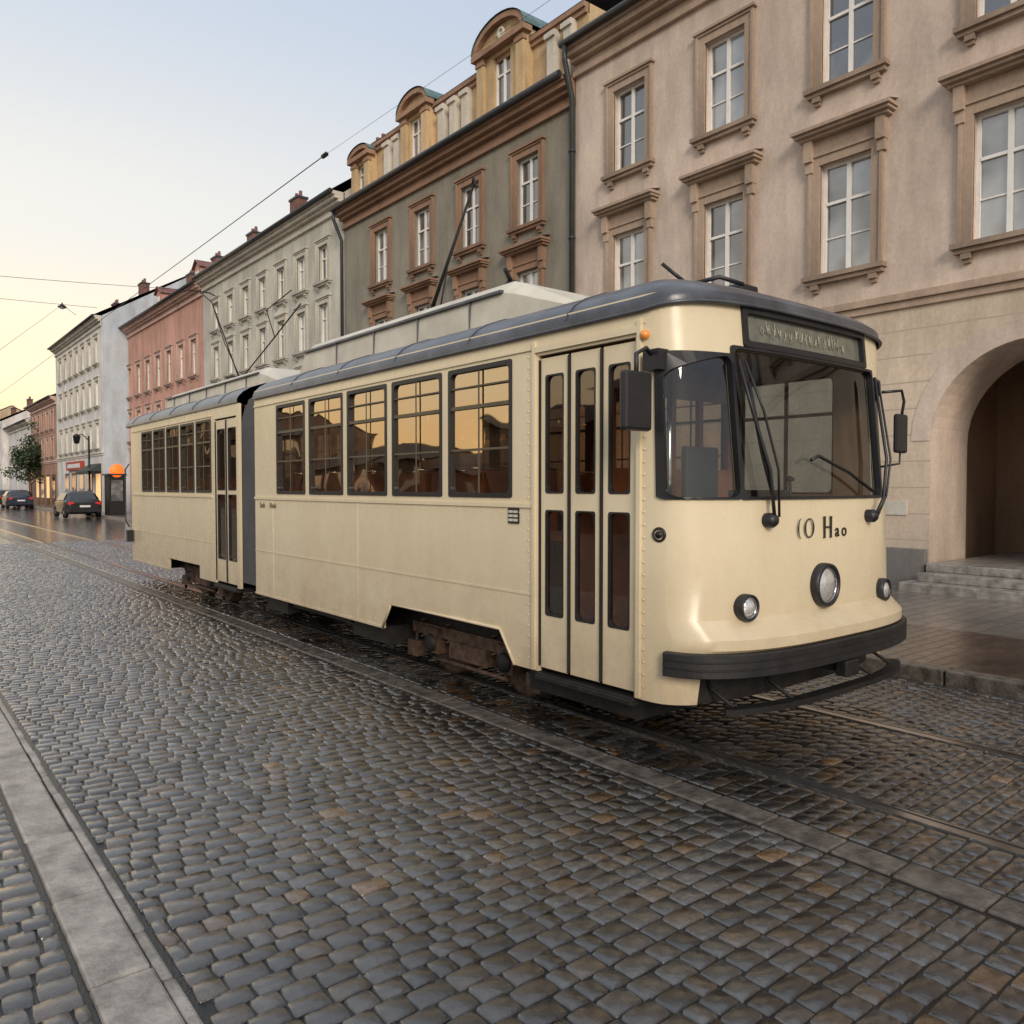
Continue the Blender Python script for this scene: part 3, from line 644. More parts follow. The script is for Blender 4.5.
xs=XC-HW
b=MB()
b.face([(xs,6.36,.42),(xs,6.36,ZH),(xs,6.2,ZH)],'cream'); b.face([(xs,4.45,.42),(xs,4.62,ZH),(xs,4.45,ZH)],'cream')
for (A_,B_) in (((xs,6.36,.42),(xs,6.2,ZH)),((xs,6.2,ZH),(xs,4.62,ZH)),((xs,4.62,ZH),(xs,4.45,.42))): b.tube([(A_[0]-.004,A_[1],A_[2]),(B_[0]-.004,B_[1],B_[2])],.012,'cream',6)
b.obj('wheel_arch',tram)
b=MB(); b.grid([[FP(math.radians(-60+10*i),z,HW-.10,.34) for z in (.40,.70)] for i in range(13)],'iron'); b.obj('front_apron',tram)
def trims():
    b=MB()
    for (ya,yb) in ((4.26,YR),(10.93,15.1)):
        b.box(xs-.012,xs+.002,ya,yb,1.555,1.585,'cream'); b.box(xs-.012,xs+.002,ya,yb,2.645,2.665,'cream')
        b.box(xs-.005,xs+.002,ya,yb,.94,.955,'cream'); b.box(xs-.010,xs+.002,13.1 if ya>9 else 6.37,yb,.425,.445,'cream')
    for y in (6.82,8.86): b.box(xs-.004,xs+.002,y,y+.012,.45,1.55,'cream')
    b.box(xs-.02,xs+.002,4.215,4.245,.43,2.70,'cream'); b.box(xs-.02,xs+.002,3.245,3.275,.43,2.70,'cream'); b.box(xs-.02,xs+.002,3.276,4.214,2.62,2.66,'cream')
    for y in (4.30,3.225):
        z=.5
        while z<2.7:
            b.lathe((xs-.001,y,z),(-1,0,0),[(.008,0),(.006,.004),(0,.006)],'cream',6); z+=.075
    for z in (.49,1.52):
        y=4.4
        while y<9.35:
            if not(z<.6 and 4.4<y<6.4): b.lathe((xs-.001,y,z),(-1,0,0),[(.006,0),(.005,.003),(0,.004)],'cream',6)
            y+=.11
    return b
trims().obj('body_trim',tram)
def roof(name,y_rear,front,y_front,parent):
    prof=[(-.0,2.745),(-.018,2.755),(-.018,2.79),(.0,2.83),(.06,2.895),(.16,2.955),(.34,3.02),(.60,3.07),(.92,3.10),(1.2,3.11)]
    b=MB(); P=[]
    for ins,z in prof:
        ring=[]
        hw=HW-ins
        yc_=YC+max(0,ins)*.75
        ys=[y_rear-(y_rear-yc_)*i/14 for i in range(14)] if front else [y_rear-(y_rear-y_front)*i/12 for i in range(13)]
        for y in ys: ring.append(Vector((XC-hw,y,z)))
        if front:
            D=max(.02,.355-ins*.30); lift=.055*max(0,min(1,(2.95-z)/.2))
            for i in range(33):
                ph=math.radians(-90+180*i/32); s_,c_=math.sin(ph),math.cos(ph)
                ring.append(Vector((XC+hw*math.copysign(abs(s_)**(2/NP),s_),yc_-D*abs(c_)**(2/NP),z+lift*abs(c_)**.8)))
        for y in reversed(ys): ring.append(Vector((XC+hw,y,z)))
        P.append(ring)
    P=list(map(list,zip(*P)))
    b.grid(P,'roofgrey')
    L=[r[-1] for r in P]; n=len(L)
    for i in range(n//2):
        j=n-1-i
        if j-i-1>0: b.face([L[i],L[i+1],L[j-1],L[j]],'roofgrey',True)
    b.face([p for p in P[0]]+[p for p in reversed(P[-1])],'cream')
    if not front:
        k=12; b.face([p for p in P[k]]+[p for p in reversed(P[k+1])],'cream')
    ys=[3.9+1.1*i for i in range(5)] if front else [10.6+1.1*i for i in range(5)]
    for y in ys:
        pts=[(XC-(HW-i_)-.002,y,z_+.002) for i_,z_ in prof[2:]]
        b.tube(pts,.006,'roofgrey',5)
    o=b.obj(name,parent)
    md=o.modifiers.new('e','EDGE_SPLIT'); md.split_angle=math.radians(40)
    return o
rf=roof('roof',YR,True,0,tram)
b=MB(); pts=[(XC-HW-.018,YR,2.745)]+[(XC-HW-.018,y,2.745) for y in (8,6,5,4)]
for i in range(33):
    ph=math.radians(-90+180*i/32); s_,c_=math.sin(ph),math.cos(ph); pts.append((XC+(HW+.018)*math.copysign(abs(s_)**(2/NP),s_),YC-.375*abs(c_)**(2/NP),2.745+.055*abs(c_)**.8))
pts+=[(XC+HW+.018,y,2.745) for y in (4,6,YR)]
b.tube(pts,.012,'roofgrey',6); b.obj('drip_rail',tram)
def roofbox(y0,y1,x0,x1,zt,parent):
    b=MB()
    zb=2.97
    P=[]
    for (ya,k) in ((y0-1.1,.0),(y0-.15,.9),(y0,1.),(y1,1.),(y1+.25,.0)):
        P.append([(x0-.0,ya,zb),(x0+.02,ya,zb+(zt-zb)*.75*k),(x0+.14,ya,zb+(zt-zb)*k+.001),(x1-.14,ya,zb+(zt-zb)*k+.001),(x1-.02,ya,zb+(zt-zb)*.75*k),(x1,ya,zb)])
    b.grid(P,'boxcream',smooth=False)
    b.box(x0-.035,x0+.0,y0-.1,y1+.1,2.99,3.06,'roofgrey')
    b.box(x0-.012,x0+.03,y0,y1,zb+(zt-zb)*.74,zb+(zt-zb)*.80,'roofgrey')
    y=y0+.45
    while y<y1-.2:
        b.box(x0-.004,x0+.03,y,y+.010,3.07,zb+(zt-zb)*.735,'roofgrey'); b.box(x0+.2,x1-.2,y+.3,y+.34,zt+.002,zt+.02,'roofgrey'); y+=.85
    return b.obj('roof_equipment_box',parent,bevel=.008)
roofbox(5.25,9.1,4.10,5.5,3.42,tram); roofbox(10.7,15.0,4.15,5.5,3.34,tram)
b=MB(); b.lathe((4.62,3.75,3.10),(0,0,1),[(.06,-.03),(.06,.04),(.03,.06),(0,.065)],'black',16); b.tube([(4.60,3.72,3.15),(4.46,3.84,3.30)],.014,'black'); b.tube([(4.58,3.66,3.14),(4.70,3.52,3.18),(4.84,3.42,3.13)],.016,'black'); b.obj('roof_horn',tram)
b=MB(); b.box(5.0,5.22,3.55,3.72,3.07,3.20,'black'); b.obj('roof_lamp',tram,bevel=.02)
b=MB(); b.box(4.45,4.8,6.9,7.35,3.422,3.50,'iron'); b.lathe((4.62,7.12,3.50),(0,0,1),[(.07,0),(.05,.05),(0,.07)],'iron',12)
b.tube([(4.62,7.12,3.52),(4.86,6.66,4.80)],[.022,.012],'iron'); b.tube([(4.84,6.62,4.74),(4.86,6.68,4.86),(4.87,6.72,4.76)],.013,'iron')
b.tube([(4.62,6.95,3.50),(4.70,6.93,3.95)],.009,'iron')
b.obj('trolley_pole',tram)
b=MB(); b.lathe((4.45,5.55,3.40),(0,0,1),[(.07,0),(.07,.08),(.04,.12),(0,.13)],'iron',12); b.tube([(4.45,5.55,3.50),(4.3,5.45,3.57)],.02,'iron'); b.obj('roof_insulator',tram)
b=MB()
b.box(4.45,4.75,12.5,12.8,3.342,3.44,'iron')
b.tube([(4.6,12.66,3.44),(4.6,13.36,4.25),(4.6,13.9,4.85),(4.62,14.6,5.15)],.011,'iron'); b.tube([(4.66,12.75,3.44),(4.66,13.46,4.1),(4.6,13.9,4.85)],.008,'iron')
b.tube([(4.6,12.5,3.42),(4.6,11.2,3.86),(4.6,10.3,4.18)],.010,'iron'); b.tube([(4.6,11.2,3.86),(4.6,11.5,4.3),(4.6,10.6,4.42)],.008,'iron')
b.tube([(4.35,14.6,5.12),(4.45,14.6,5.16),(4.8,14.6,5.16),(4.9,14.6,5.12)],.011,'iron')
b.obj('pantograph',tram)
def roundrect(a0,a1,z0,z1,r,n=5):
    pts=[]
    for (ca,cz,s) in ((a1-r,z1-r,0),(a0+r,z1-r,1),(a0+r,z0+r,2),(a1-r,z0+r,3)):
        for i in range(n+1):
            t=math.pi/2*(s+i/n); pts.append((ca+r*math.cos(t),cz+r*math.sin(t)))
    return pts
def densify(pts,m=3):
    out=[]
    for i in range(len(pts)):
        a=pts[i];c=pts[(i+1)%len(pts)]
        for k in range(m): out.append((a[0]+(c[0]-a[0])*k/m,a[1]+(c[1]-a[1])*k/m))
    return out
def band(b,surf,a0,a1,z0,z1,mo,mi,r,mat,off=.012,ro=.02,dens=4,amax=None,slope=0):
    O=densify(roundrect(a0-mo,a1+mo if amax is None else amax,z0-mo,z1+mo,ro),dens); I=densify(roundrect(a0+mi,a1-mi,z0+mi,z1-mi,r),dens)
    if slope: I=[(a,z0+(z-z0)*(1-slope*max(0,(a-a0)/(a1-a0))**1.5)) for a,z in I]
    rings=[[surf(a,z,-.02) for a,z in O],[surf(a,z,off) for a,z in O],[surf(a,z,off) for a,z in I],[surf(a,z,-.03) for a,z in I]]
    b.grid(rings,mat,closev=True,smooth=False)
def paneg(b,surf,a0,a1,z0,z1,mat,off=-.015,n=10):
    b.grid([[surf(a0+(a1-a0)*i/n,z0+(z1-z0)*j/3,off) for j in range(4)] for i in range(n+1)],mat,smooth=True)
SL=lambda y,z,o: Vector((XC-HW-o,y,z)); SR=lambda y,z,o: Vector((XC+HW+o,y,z))
def SQ(sign):
    def f(a,z,o):
        x=XC+sign*a; t=min(.9999,abs(a/HW)); D=lerp(z,DT)
        y=YC-D*(1-t**NP)**(1/NP)
        nx=math.copysign((t**(NP-1))/HW,a); ny=((1-t**NP)**((NP-1)/NP))/D; l=math.hypot(nx,ny)
        return Vector((x+sign*o*nx/l,y-o*ny/l,z))
    return f
def add_sidewin(surf,y0,y1,z0,z1,par):
    b=MB(); band(b,surf,y0,y1,z0,z1,.018,.016,.045,'black',off=.008)
    zm=z0+(z1-z0)*.70; zl=z0+(z1-z0)*.36; ym=(y0+y1)/2
    for (p,q,r_,s_,o1) in ((y0,y1,zm-.014,zm+.014,.004),(ym-.011,ym+.011,z0,z1,.001),(y0,y1,zl-.008,zl+.008,.0025),(y0,y1,z0+(z1-z0)*.86-.006,z0+(z1-z0)*.86+.006,.0025)):
        P=[[surf(p,r_,o1-.014),surf(p,r_,o1),surf(p,s_,o1),surf(p,s_,o1-.014)],[surf(q,r_,o1-.014),surf(q,r_,o1),surf(q,s_,o1),surf(q,s_,o1-.014)]]
        b.grid(P,'bar',smooth=False)
    fr=b.obj('window',par)
    g=MB(); t=random.uniform(-.006,.006); q=random.uniform(-.004,.004)
    S3=lambda a,z,o: surf(a,z,o+t*(a-ym)/(y1-y0)*2+q*(z-2.1))
    paneg(g,S3,y0,y1,z0,z1,'glass',off=-.02); go=g.obj('window_glass'); go.parent=fr
    return fr
for a,c in sidewins:
    add_sidewin(SL,a,c,1.64,2.60,tram); add_sidewin(SR,a,c,1.64,2.60,tram)
b=MB(); band(b,SR,3.42,4.30,1.64,2.60,.018,.016,.045,'black',off=.008)
P=[[SR(3.85,1.64,.001),SR(3.85,2.6,.001)],[SR(3.89,1.64,.001),SR(3.89,2.6,.001)]]; b.grid(P,'bar',smooth=False); P=[[SR(3.42,2.28,.002),SR(3.42,2.31,.002)],[SR(4.3,2.28,.002),SR(4.3,2.31,.002)]]; b.grid(P,'bar',smooth=False)
o=b.obj('cab_side_window',tram); g=MB(); paneg(g,SR,3.42,4.30,1.64,2.60,'cabglass'); go=g.obj('window_glass'); go.parent=o
def frontwin(name,surf,a0,a1,z0,z1,r,mat,mo=.03,mi=.02,amax=None,slope=0,off=.015):
    b=MB(); band(b,surf,a0,a1,z0,z1,mo,mi,r,'black',off=off,dens=6,amax=amax,slope=slope); o=b.obj(name,tram)
    g=MB(); paneg(g,surf,a0,a1,z0,z1,mat,n=16); go=g.obj('window_glass' if name!='destination_sign' else 'sign_panel'); go.parent=o
    return o
frontwin('quarter_window',SQ(-1),XC-XQ1,XC-XQ0,1.64,ZQ,.05,'wglass',mo=.013,mi=.001,amax=1.243,slope=.12); frontwin('quarter_window',SQ(1),XC-XQ1,XC-XQ0,1.64,ZQ,.05,'wglass',mo=.013,mi=.001,amax=1.243,slope=.12)
frontwin('windscreen',SQ(1),XW0-XC,XW1-XC,1.64,ZW,.05,'wglass',mo=.016,mi=.002)
M['signface']=simple('sign_face',(.14,.15,.12),.3,var=.2,scale=12,coat=.8)
dsn=frontwin('destination_sign',SQ(1),XS0-XC,XS1-XC,ZS0,ZS1-.005,.02,'signface',mo=.034,mi=.004,off=.019)
M['signink']=simple('sign_ink',(.38,.36,.28),.6)
b=MB(); random.seed(3)
x=4.32
while x<5.30:
    hgt=random.choice([.07,.09,.10]); zq=ZS0+.04
    for k in range(random.randint(2,3)):
        xx=x+random.uniform(0,.035); z0=zq+random.uniform(0,.03)
        b.tube([FS(xx,z0,-.010),FS(xx+random.uniform(-.015,.02),z0+hgt*random.uniform(.4,.9),-.010)],.003,'signink',4)
    b.tube([FS(x,zq+hgt*random.random(),-.010),FS(x+.045,zq+hgt*random.random(),-.010)],.003,'signink',4)
    x+=.058
s=b.obj('sign_lettering'); s.parent=dsn
def door_set(y0,y1,n,low):
    fw=(y1-y0)/n
    for i in range(n):
        a=y0+fw*i+.012; c=a+fw-.024; b=MB()
        xo=xs+.02; mg=.05
        ops=[(a+mg,c-mg,1.66,2.46)]+([(a+mg,c-mg,.82,1.54)] if low else [(a+mg,c-mg,.75,1.60)])
        facade(b,xo,a,c,.45,2.58,ops,'cream',dep=.03)
        for (p,q,r_,s_) in ops:
            S2=lambda y,z,o:Vector((xo-o,y,z))
            band(b,S2,p,q,r_,s_,.004,.006,.045,'black',off=.004)
        d=b.obj('door',tram)
        g=MB()
        for (p,q,r_,s_) in ops: g.face([(xo+.015,p,r_),(xo+.015,q,r_),(xo+.015,q,s_),(xo+.015,p,s_)],'dglass')
        g=g.obj('door_glass'); g.parent=d
        b=MB(); b.box(xs+.005,xs+.03,c+.004,c+.018,.46,2.57,'black'); g=b.obj('door_seal'); g.parent=d
    b=MB(); b.box(xs-.01,xs+.35,y0,y1,.36,.415,'iron'); b.box(xs-.03,xs-.011,y0,y1,.37,.405,'iron'); b.obj('door_step',tram,bevel=.006)
door_set(door[0],door[1],3,True)
b=MB(); b.box(xs+.22,xs+.25,3.32,4.18,.45,1.60,'seatwood'); b.obj('stair_well',tram)
def sweep(prof,D,hw,phimax,mat,yc=YC,n=40):
    b=MB(); P=[]
    for i in range(n+1):
        ph=math.radians(-phimax+2*phimax*i/n)
        P.append([FP(ph,z,hw+o,D+o,yc) for o,z in prof])
    b.grid(P,mat,closev=True,smooth=False); b.face(list(reversed(P[0])),mat); b.face(P[-1],mat)
    return b
prof=[(-.08,.605),(.046,.605),(.052,.611),(.052,.647),(.047,.650),(.047,.655),(.052,.658),(.052,.692),(.047,.695),(.047,.700),(.052,.703),(.052,.737),(.044,.744),(-.08,.744)]
sweep(prof,.605,HW,80,'bumperblack',n=64).obj('bumper',tram)
b=MB(); P=[]
prof2=[(-.05,.385),(.03,.385),(.03,.42),(-.05,.42)]
for i in range(31):
    ph=math.radians(-50+106*i/30); P.append([FP(ph,z,HW-.03+o,.60+o) for o,z in prof2])
b.grid(P,'iron',closev=True,smooth=False); b.face(P[0],'iron'); b.face(list(reversed(P[-1])),'iron')
for ph in (-44,-15,15,44):
    p=FP(math.radians(ph),.41,HW-.05,.56); b.tube([p,p+Vector((0,.16,.08)),p+Vector((0,.28,.24))],.013,'iron')
b.obj('lifeguard_bar',tram)
b=MB(); b.box(XC-.05,XC+.05,2.60,3.2,.52,.60,'iron'); b.box(XC-.08,XC+.08,2.58,2.66,.50,.602,'iron'); b.obj('coupler',tram,bevel=.01)
def lamp(name,x,z,r):
    p=FS(x,z,0)
    t=(x-XC)/HW; D=lerp(z,DT); nx=math.copysign(abs(t)**2/HW,t); ny=(1-abs(t)**3)**(2/3)/D; nrm=Vector((nx,-ny,0)).normalized(); nrm=(nrm+Vector((0,-1.5,0))).normalized()
    b=MB(); b.lathe(p,nrm,[(r*1.12,-.06),(r*1.15,.02),(r*1.12,.05),(r*.98,.055),(r*.95,.03)],'black',28); o=b.obj(name,tram)
    b=MB(); b.lathe(p,nrm,[(r*.97,.035),(r*.90,.042),(r*.86,.036)],'chrome',28); b.lathe(p,nrm,[(r*.9,.03),(r*.6,.05),(r*.3,.058),(0,.06)],'lens',28); l=b.obj('lamp_lens'); l.parent=o
lamp('headlight',XC-.06,1.07,.124); lamp('marker_light',4.02,.99,.070); lamp('marker_light',5.63,.97,.070)
b=MB(); b.lathe((xs+.0,3.22,2.60),(-1,0,0),[(.028,-.02),(.028,.02),(.02,.03),(0,.035)],'amber',14); b.obj('indicator_lamp',tram)
b=MB()
def K(x,z,o=.06): return FS(x,z,o)
b.lathe(K(4.22,1.50,0),(0,-1,0),[(.045,0),(.045,.05),(.03,.07),(0,.075)],'black',14)
b.tube([K(4.22,1.50),K(4.19,1.80,.07),K(4.08,2.15,.07),K(4.02,2.45,.05)],.011,'black'); b.tube([K(4.26,1.52),K(4.24,1.80,.09),K(4.15,2.15,.09),K(4.06,2.45,.06)],.008,'black')
b.tube([K(4.23,1.62,.05),K(4.17,1.9,.04),K(4.10,2.32,.04)],.013,'black',5)
b.obj('wiper',tram)
b=MB(); b.lathe(K(5.42,1.50,0),(0,-1,0),[(.045,0),(.045,.05),(.03,.07),(0,.075)],'black',14)
b.tube([K(5.42,1.50),K(5.52,1.62,.08),K(5.62,1.9,.09),K(5.60,2.48,.06)],.011,'black'); b.tube([K(5.46,1.50),K(5.58,1.64,.08),K(5.68,1.9,.1),K(5.64,2.45,.07)],.008,'black')
b.tube([K(5.45,1.66,.05),K(5.1,1.80,.045),K(4.75,1.90,.04),K(4.66,1.87,.04)],.011,'black',6)
b.obj('wiper',tram)
b=MB(); b.box(3.30,3.53,3.10,3.155,2.02,2.36,'black'); o=b.obj('side_mirror',tram,bevel=.02)
b=MB(); b.tube([(3.62,3.15,2.44),(3.5,3.13,2.50),(3.42,3.13,2.46),(3.42,3.13,2.30)],.014,'black'); b.box(3.55,3.64,3.08,3.2,2.38,2.50,'black'); a=b.obj('mirror_arm'); a.parent=o
b=MB(); b.box(6.10,6.28,2.92,2.96,1.96,2.26,'black'); o=b.obj('side_mirror',tram,bevel=.02)
b=MB(); b.tube([(6.02,3.0,2.42),(6.2,2.94,2.44),(6.24,2.94,2.36),(6.19,2.94,2.2)],.011,'black'); a=b.obj('mirror_arm'); a.parent=o
b=MB(); b.tube([(6.05,3.05,1.85),(6.18,2.94,1.88),(6.19,2.94,2.0)],.009,'black'); a=b.obj('mirror_stay'); a.parent=o
b=MB(); b.box(xs-.010,xs+.0,4.40,4.52,1.44,1.55,'black')
for i in range(3): b.box(xs-.014,xs-.0101,4.41,4.455,1.455+.03*i,1.473+.03*i,'boxcream'); b.box(xs-.014,xs-.0101,4.465,4.51,1.455+.03*i,1.473+.03*i,'boxcream')
b.obj('vent_plate',tram)
b=MB(); b.lathe((xs+.02,3.12,1.42),(-1,-.25,0),[(.045,-.02),(.045,.015),(.032,.022),(.03,.015)],'black',18); b.lathe((xs+.02,3.12,1.42),(-1,-.25,0),[(.022,.0),(.022,.02),(0,.022)],'black',12); b.obj('round_badge',tram)
M['ink']=simple('black_lettering',(.025,.02,.016),.5); M['fadedink']=simple('faded_lettering',(.16,.12,.08),.5)
def text(name,s_,loc,size,rot,par,ext=.002,shear=0,bold=0,mat='ink'):
    cu=bpy.data.curves.new(name,'FONT'); cu.body=s_; cu.size=size; cu.extrude=ext; cu.offset=bold; cu.shear=shear; cu.align_x='LEFT'
    o=bpy.data.objects.new('t',cu); COL.objects.link(o); bpy.context.view_layer.update()
    me=bpy.data.meshes.new_from_object(o.evaluated_get(bpy.context.evaluated_depsgraph_get())); bpy.data.objects.remove(o)
    me.materials.clear(); me.materials.append(M[mat]); t=bpy.data.objects.new(name,me); COL.objects.link(t); t.location=loc; t.rotation_euler=rot
    attach(t,par); return t
yl=FS(4.85,1.42).y-.008
def serif(b,x0,x1,z0,z1): b.box(x0,x1,yl-.003,yl+.004,z0,z1,'ink')
zb_,zt_=1.375,1.505; zc_=(zb_+zt_)/2; LX=.03
def stroke(b,cx,rx,rz,t0,t1,thin,thick,n=26,closed=False):
    P=[]
    for i in range(n+(0 if closed else 1)):
        t=math.radians(t0+(t1-t0)*i/n); c_,s_=math.cos(t),math.sin(t); th=thin+(thick-thin)*abs(c_)**1.5
        P.append([(cx+rx*c_,yl-.003,zc_+rz*s_),(cx+(rx-th)*c_,yl-.003,zc_+(rz-thin)*s_)])
    b.grid(P,'ink',smooth=False,closeu=closed)
b=MB(); stroke(b,4.525+LX,.046,.068,105,255,.007,.016); b.obj('front_lettering',tram)
b=MB(); stroke(b,4.612+LX,.057,.063,0,360,.009,.019,closed=True); b.obj('front_lettering',tram)
b=MB()
for x in (4.788+LX,4.865+LX): serif(b,x,x+.016,zb_+.0005,zt_-.0005); serif(b,x-.005,x+.021,zb_-.005,zb_); serif(b,x-.005,x+.021,zt_,zt_+.005)
serif(b,4.8045+LX,4.8645+LX,zc_-.005,zc_+.005)
b.obj('front_lettering',tram)
text('front_lettering','a',(4.928+LX,yl+.001,zb_),.12,(math.radians(90),0,0),tram,bold=.001)
text('front_lettering','o',(5.012+LX,yl+.004,zb_),.12,(math.radians(90),0,0),tram,bold=.001)
text('side_lettering','Sada',(xs-.004,9.26,1.46),.09,(math.radians(90),0,math.radians(-90)),tram,shear=.3,bold=-.0005,mat='fadedink')
text('side_lettering','Nada',(xs-.004,8.96,1.46),.09,(math.radians(90),0,math.radians(-90)),tram,shear=.3,bold=-.0005,mat='fadedink')
b=MB(); P=[]; n=9
for i in range(2*n+1):
    y=9.36+(9.96-9.36)*i/(2*n); o=.0 if i%2 else .07
    w_=HW-.10+o; r=[]
    for (x,z) in ((-1,.5),(-1,2.45),(-.93,2.72),(-.75,2.88),(0,3.0),(.75,2.88),(.93,2.72),(1,2.45),(1,.5)): r.append((XC+x*w_,y,z+(o if z>2.6 else 0)))
    P.append(r)
b.grid(P,'bellows',smooth=False); b.obj('bellows',tram)
YA,YB=9.93,15.45
rw=[(10.98+.72*i,10.98+.72*i+.60) for i in range(5)]; rdoor=(10.02,10.84)
ysr=sorted({YA,YB-.3,*[v for w_ in rw for v in w_],*rdoor,11.5,13.0},reverse=True)
st=[];kL={};kR={}
rear=[i/8 for i in range(0,9)]
for t in rear:
    ph=math.radians(90*t); st.append(lambda z,ph=ph:Vector((XC-HW*math.sin(ph)**(2/3),YB-.3+.35*math.cos(ph)**(2/3) if math.cos(ph)>1e-6 else YB-.3,z)))
for y in ysr[1:]:
    kL[y]=len(st); st.append((lambda z,y=y:Vector((XC-HW,y,z))))
for y in reversed(ysr[1:]):
    kR[y]=len(st); st.append((lambda z,y=y:Vector((XC+HW,y,z))))
for t in reversed(rear):
    ph=math.radians(90*t); st.append(lambda z,ph=ph:Vector((XC+HW*math.sin(ph)**(2/3),YB-.3+.35*math.cos(ph)**(2/3) if math.cos(ph)>1e-6 else YB-.3,z)))
ops=[]
for a,c in rw: ops.append((kL[c],kL[a],1.64,2.60)); ops.append((kR[a],kR[c],1.64,2.60))
ops.append((kL[rdoor[1]],kL[rdoor[0]],0,2.60)); ops.append((kL[13.0],kL[11.5],0,.60))
ops.append((kL[YA],kR[YA],0,3))
build_shell('rear_body',st,ops,[.42,.60,1.0,1.64,2.2,2.60,2.74,2.80],tram)
for a,c in rw: add_sidewin(SL,a,c,1.64,2.60,tram); add_sidewin(SR,a,c,1.64,2.60,tram)
door_set(rdoor[0],rdoor[1],2,False)
roof('roof',YB,False,YA,tram)
b=MB(); b.tube([(xs-.05,YB-.3,1.0),(xs-.10,YB-.25,1.1),(xs-.10,YB-.25,2.0),(xs-.05,YB-.3,2.1)],.012,'black'); b.box(xs-.12,xs-.02,YB-.45,YB-.35,.75,.95,'black'); b.obj('grab_rail',tram)
b=MB(); b.box(xs+.30,XC+HW-.30,3.4,9.3,.40,.62,'iron'); b.box(xs+.30,XC+HW-.30,10.0,15.2,.40,.62,'iron')
b.box(xs+.12,xs+.5,7.2,8.6,.34,.6,'iron'); b.box(xs+.12,xs+.5,13.6,14.6,.38,.6,'iron')
for (ya,yb) in ((6.4,7.1),(8.7,9.3),(3.35,4.4)): b.box(xs+.10,XC+HW-.1,ya,yb,.25,.42,'iron')
b.obj('underframe',tram)
def bogie(yc,wb):
    b=MB()
    for x in (R0-.26,R1+.18):
        b.box(x,x+.08,yc-wb/2-.35,yc+wb/2+.35,.38,.48,'rust'); b.box(x-.02,x+.10,yc-.26,yc+.26,.24,.38,'rust')
        for s_ in (-1,1):
            yy=yc+s_*wb/2; b.box(x-.03,x+.11,yy-.10,yy+.10,.24,.46,'rust'); b.lathe((x-.03,yy,.33),(-1,0,0),[(.080,0),(.075,.03),(.03,.035),(0,.04)],'iron',14)
            for d_ in (-.2,.2):
                k=[(x+.04+.038*math.cos(t*1.2),yy+d_+.038*math.sin(t*1.2),.32+.014*t) for t in range(22)]; b.tube(k,.011,'rust',5)
            b.tube([(x+.02,yy+s_*.35,.10),(x+.02,yy+s_*.30,.4)],.02,'iron'); b.box(x-.02,x+.08,yy+s_*.33-.08,yy+s_*.33+.08,.16,.30,'rust')
        b.tube([(x,yc-wb/2,.19),(x,yc+wb/2,.19)],.018,'rust')
    b.box(R0+.05,R1-.05,yc-.3,yc+.3,.2,.42,'iron')
    o=b.obj('bogie',tram)
    for s_ in (-1,1):
        for x in (R0,R1):
            w_=MB(); w_.lathe((x-.06,yc+s_*wb/2,.345),(1,0,0),[(.06,-.02),(.10,-.02),(.13,.01),(.26,.02),(.27,-.01),(.322,-.01),(.327,.09),(.345,.10),(.34,.125),(.1,.125),(.0,.125)],'rust',32)
            wo=w_.obj('wheel'); wo.parent=o
        a=MB(); a.tube([(R0-.08,yc+s_*wb/2,.345),(R1+.08,yc+s_*wb/2,.345)],.05,'iron',10); ao=a.obj('axle'); ao.parent=o
bogie(5.40,1.05); bogie(12.25,1.05)
b=MB(); b.box(xs+.26,XC+HW-.06,3.26,9.35,.80,.85,'intdark'); b.box(4.15,5.55,3.0,3.259,.80,.85,'intdark'); b.box(xs+.04,XC+HW-.04,9.97,15.1,.80,.85,'intdark'); b.obj('floor',tram)
b=MB(); b.box(xs+.06,XC+HW-.06,3.26,9.3,2.72,2.735,'interior'); b.box(xs+.06,XC+HW-.06,10,15.1,2.72,2.735,'interior'); b.obj('ceiling',tram)
b=MB(); b.box(xs+.9,XC+HW-.045,4.38,4.42,.85,1.85,'seatwood'); b.box(xs+.9,XC+HW-.045,4.38,4.42,2.44,2.71,'seatwood')
for x in (xs+.9,xs+1.28,xs+1.62,xs+1.98,XC+HW-.11): b.box(x,x+.06,4.38,4.42,1.851,2.439,'seatwood')
b.box(xs+.045,xs+.10,4.28,4.32,.85,2.71,'seatwood'); b.obj('cab_partition',tram)
b=MB(); b.box(4.2,5.5,3.0,3.2,.85,1.56,'intdark'); b.box(4.45,4.8,3.02,3.25,1.561,1.68,'black'); b.box(5.1,5.35,3.02,3.2,1.561,1.63,'black'); b.tube([(5.0,3.12,1.56),(5.0,3.14,1.74)],.012,'black'); b.lathe((5.0,3.14,1.74),(0,0,1),[(.03,0),(.035,.02),(0,.04)],'black',12); b.obj('driver_desk',tram,bevel=.01)
b=MB(); b.box(4.68,5.06,3.78,3.84,1.3,2.0,'intdark'); b.box(4.66,5.08,3.42,3.84,1.22,1.29,'intdark'); b.tube([(4.85,3.6,.85),(4.85,3.6,1.22)],.04,'iron'); b.obj('driver_seat',tram,bevel=.03)
sm=MB(); sm.box(-.22,.22,-.2,.22,.42,.47,'seatwood'); sm.box(-.22,.22,.18,.23,.47,.98,'seatwood')
for sx in (-.18,.18): sm.tube([(sx,0,0),(sx,0,.42)],.015,'chrome')
sm.tube([(-.22,.2,1.0),(.22,.2,1.0)],.015,'chrome',6)
o=sm.obj('seat'); sd=o.data; bpy.data.objects.remove(o)
for y in [4.95+.85*i for i in range(5)]+[11.3+.8*i for i in range(5)]:
    for x in (xs+.33,xs+.80,XC+HW-.33):
        o=bpy.data.objects.new('seat',sd); COL.objects.link(o); o.location=(x,y,.85); attach(o,tram)
b=MB()
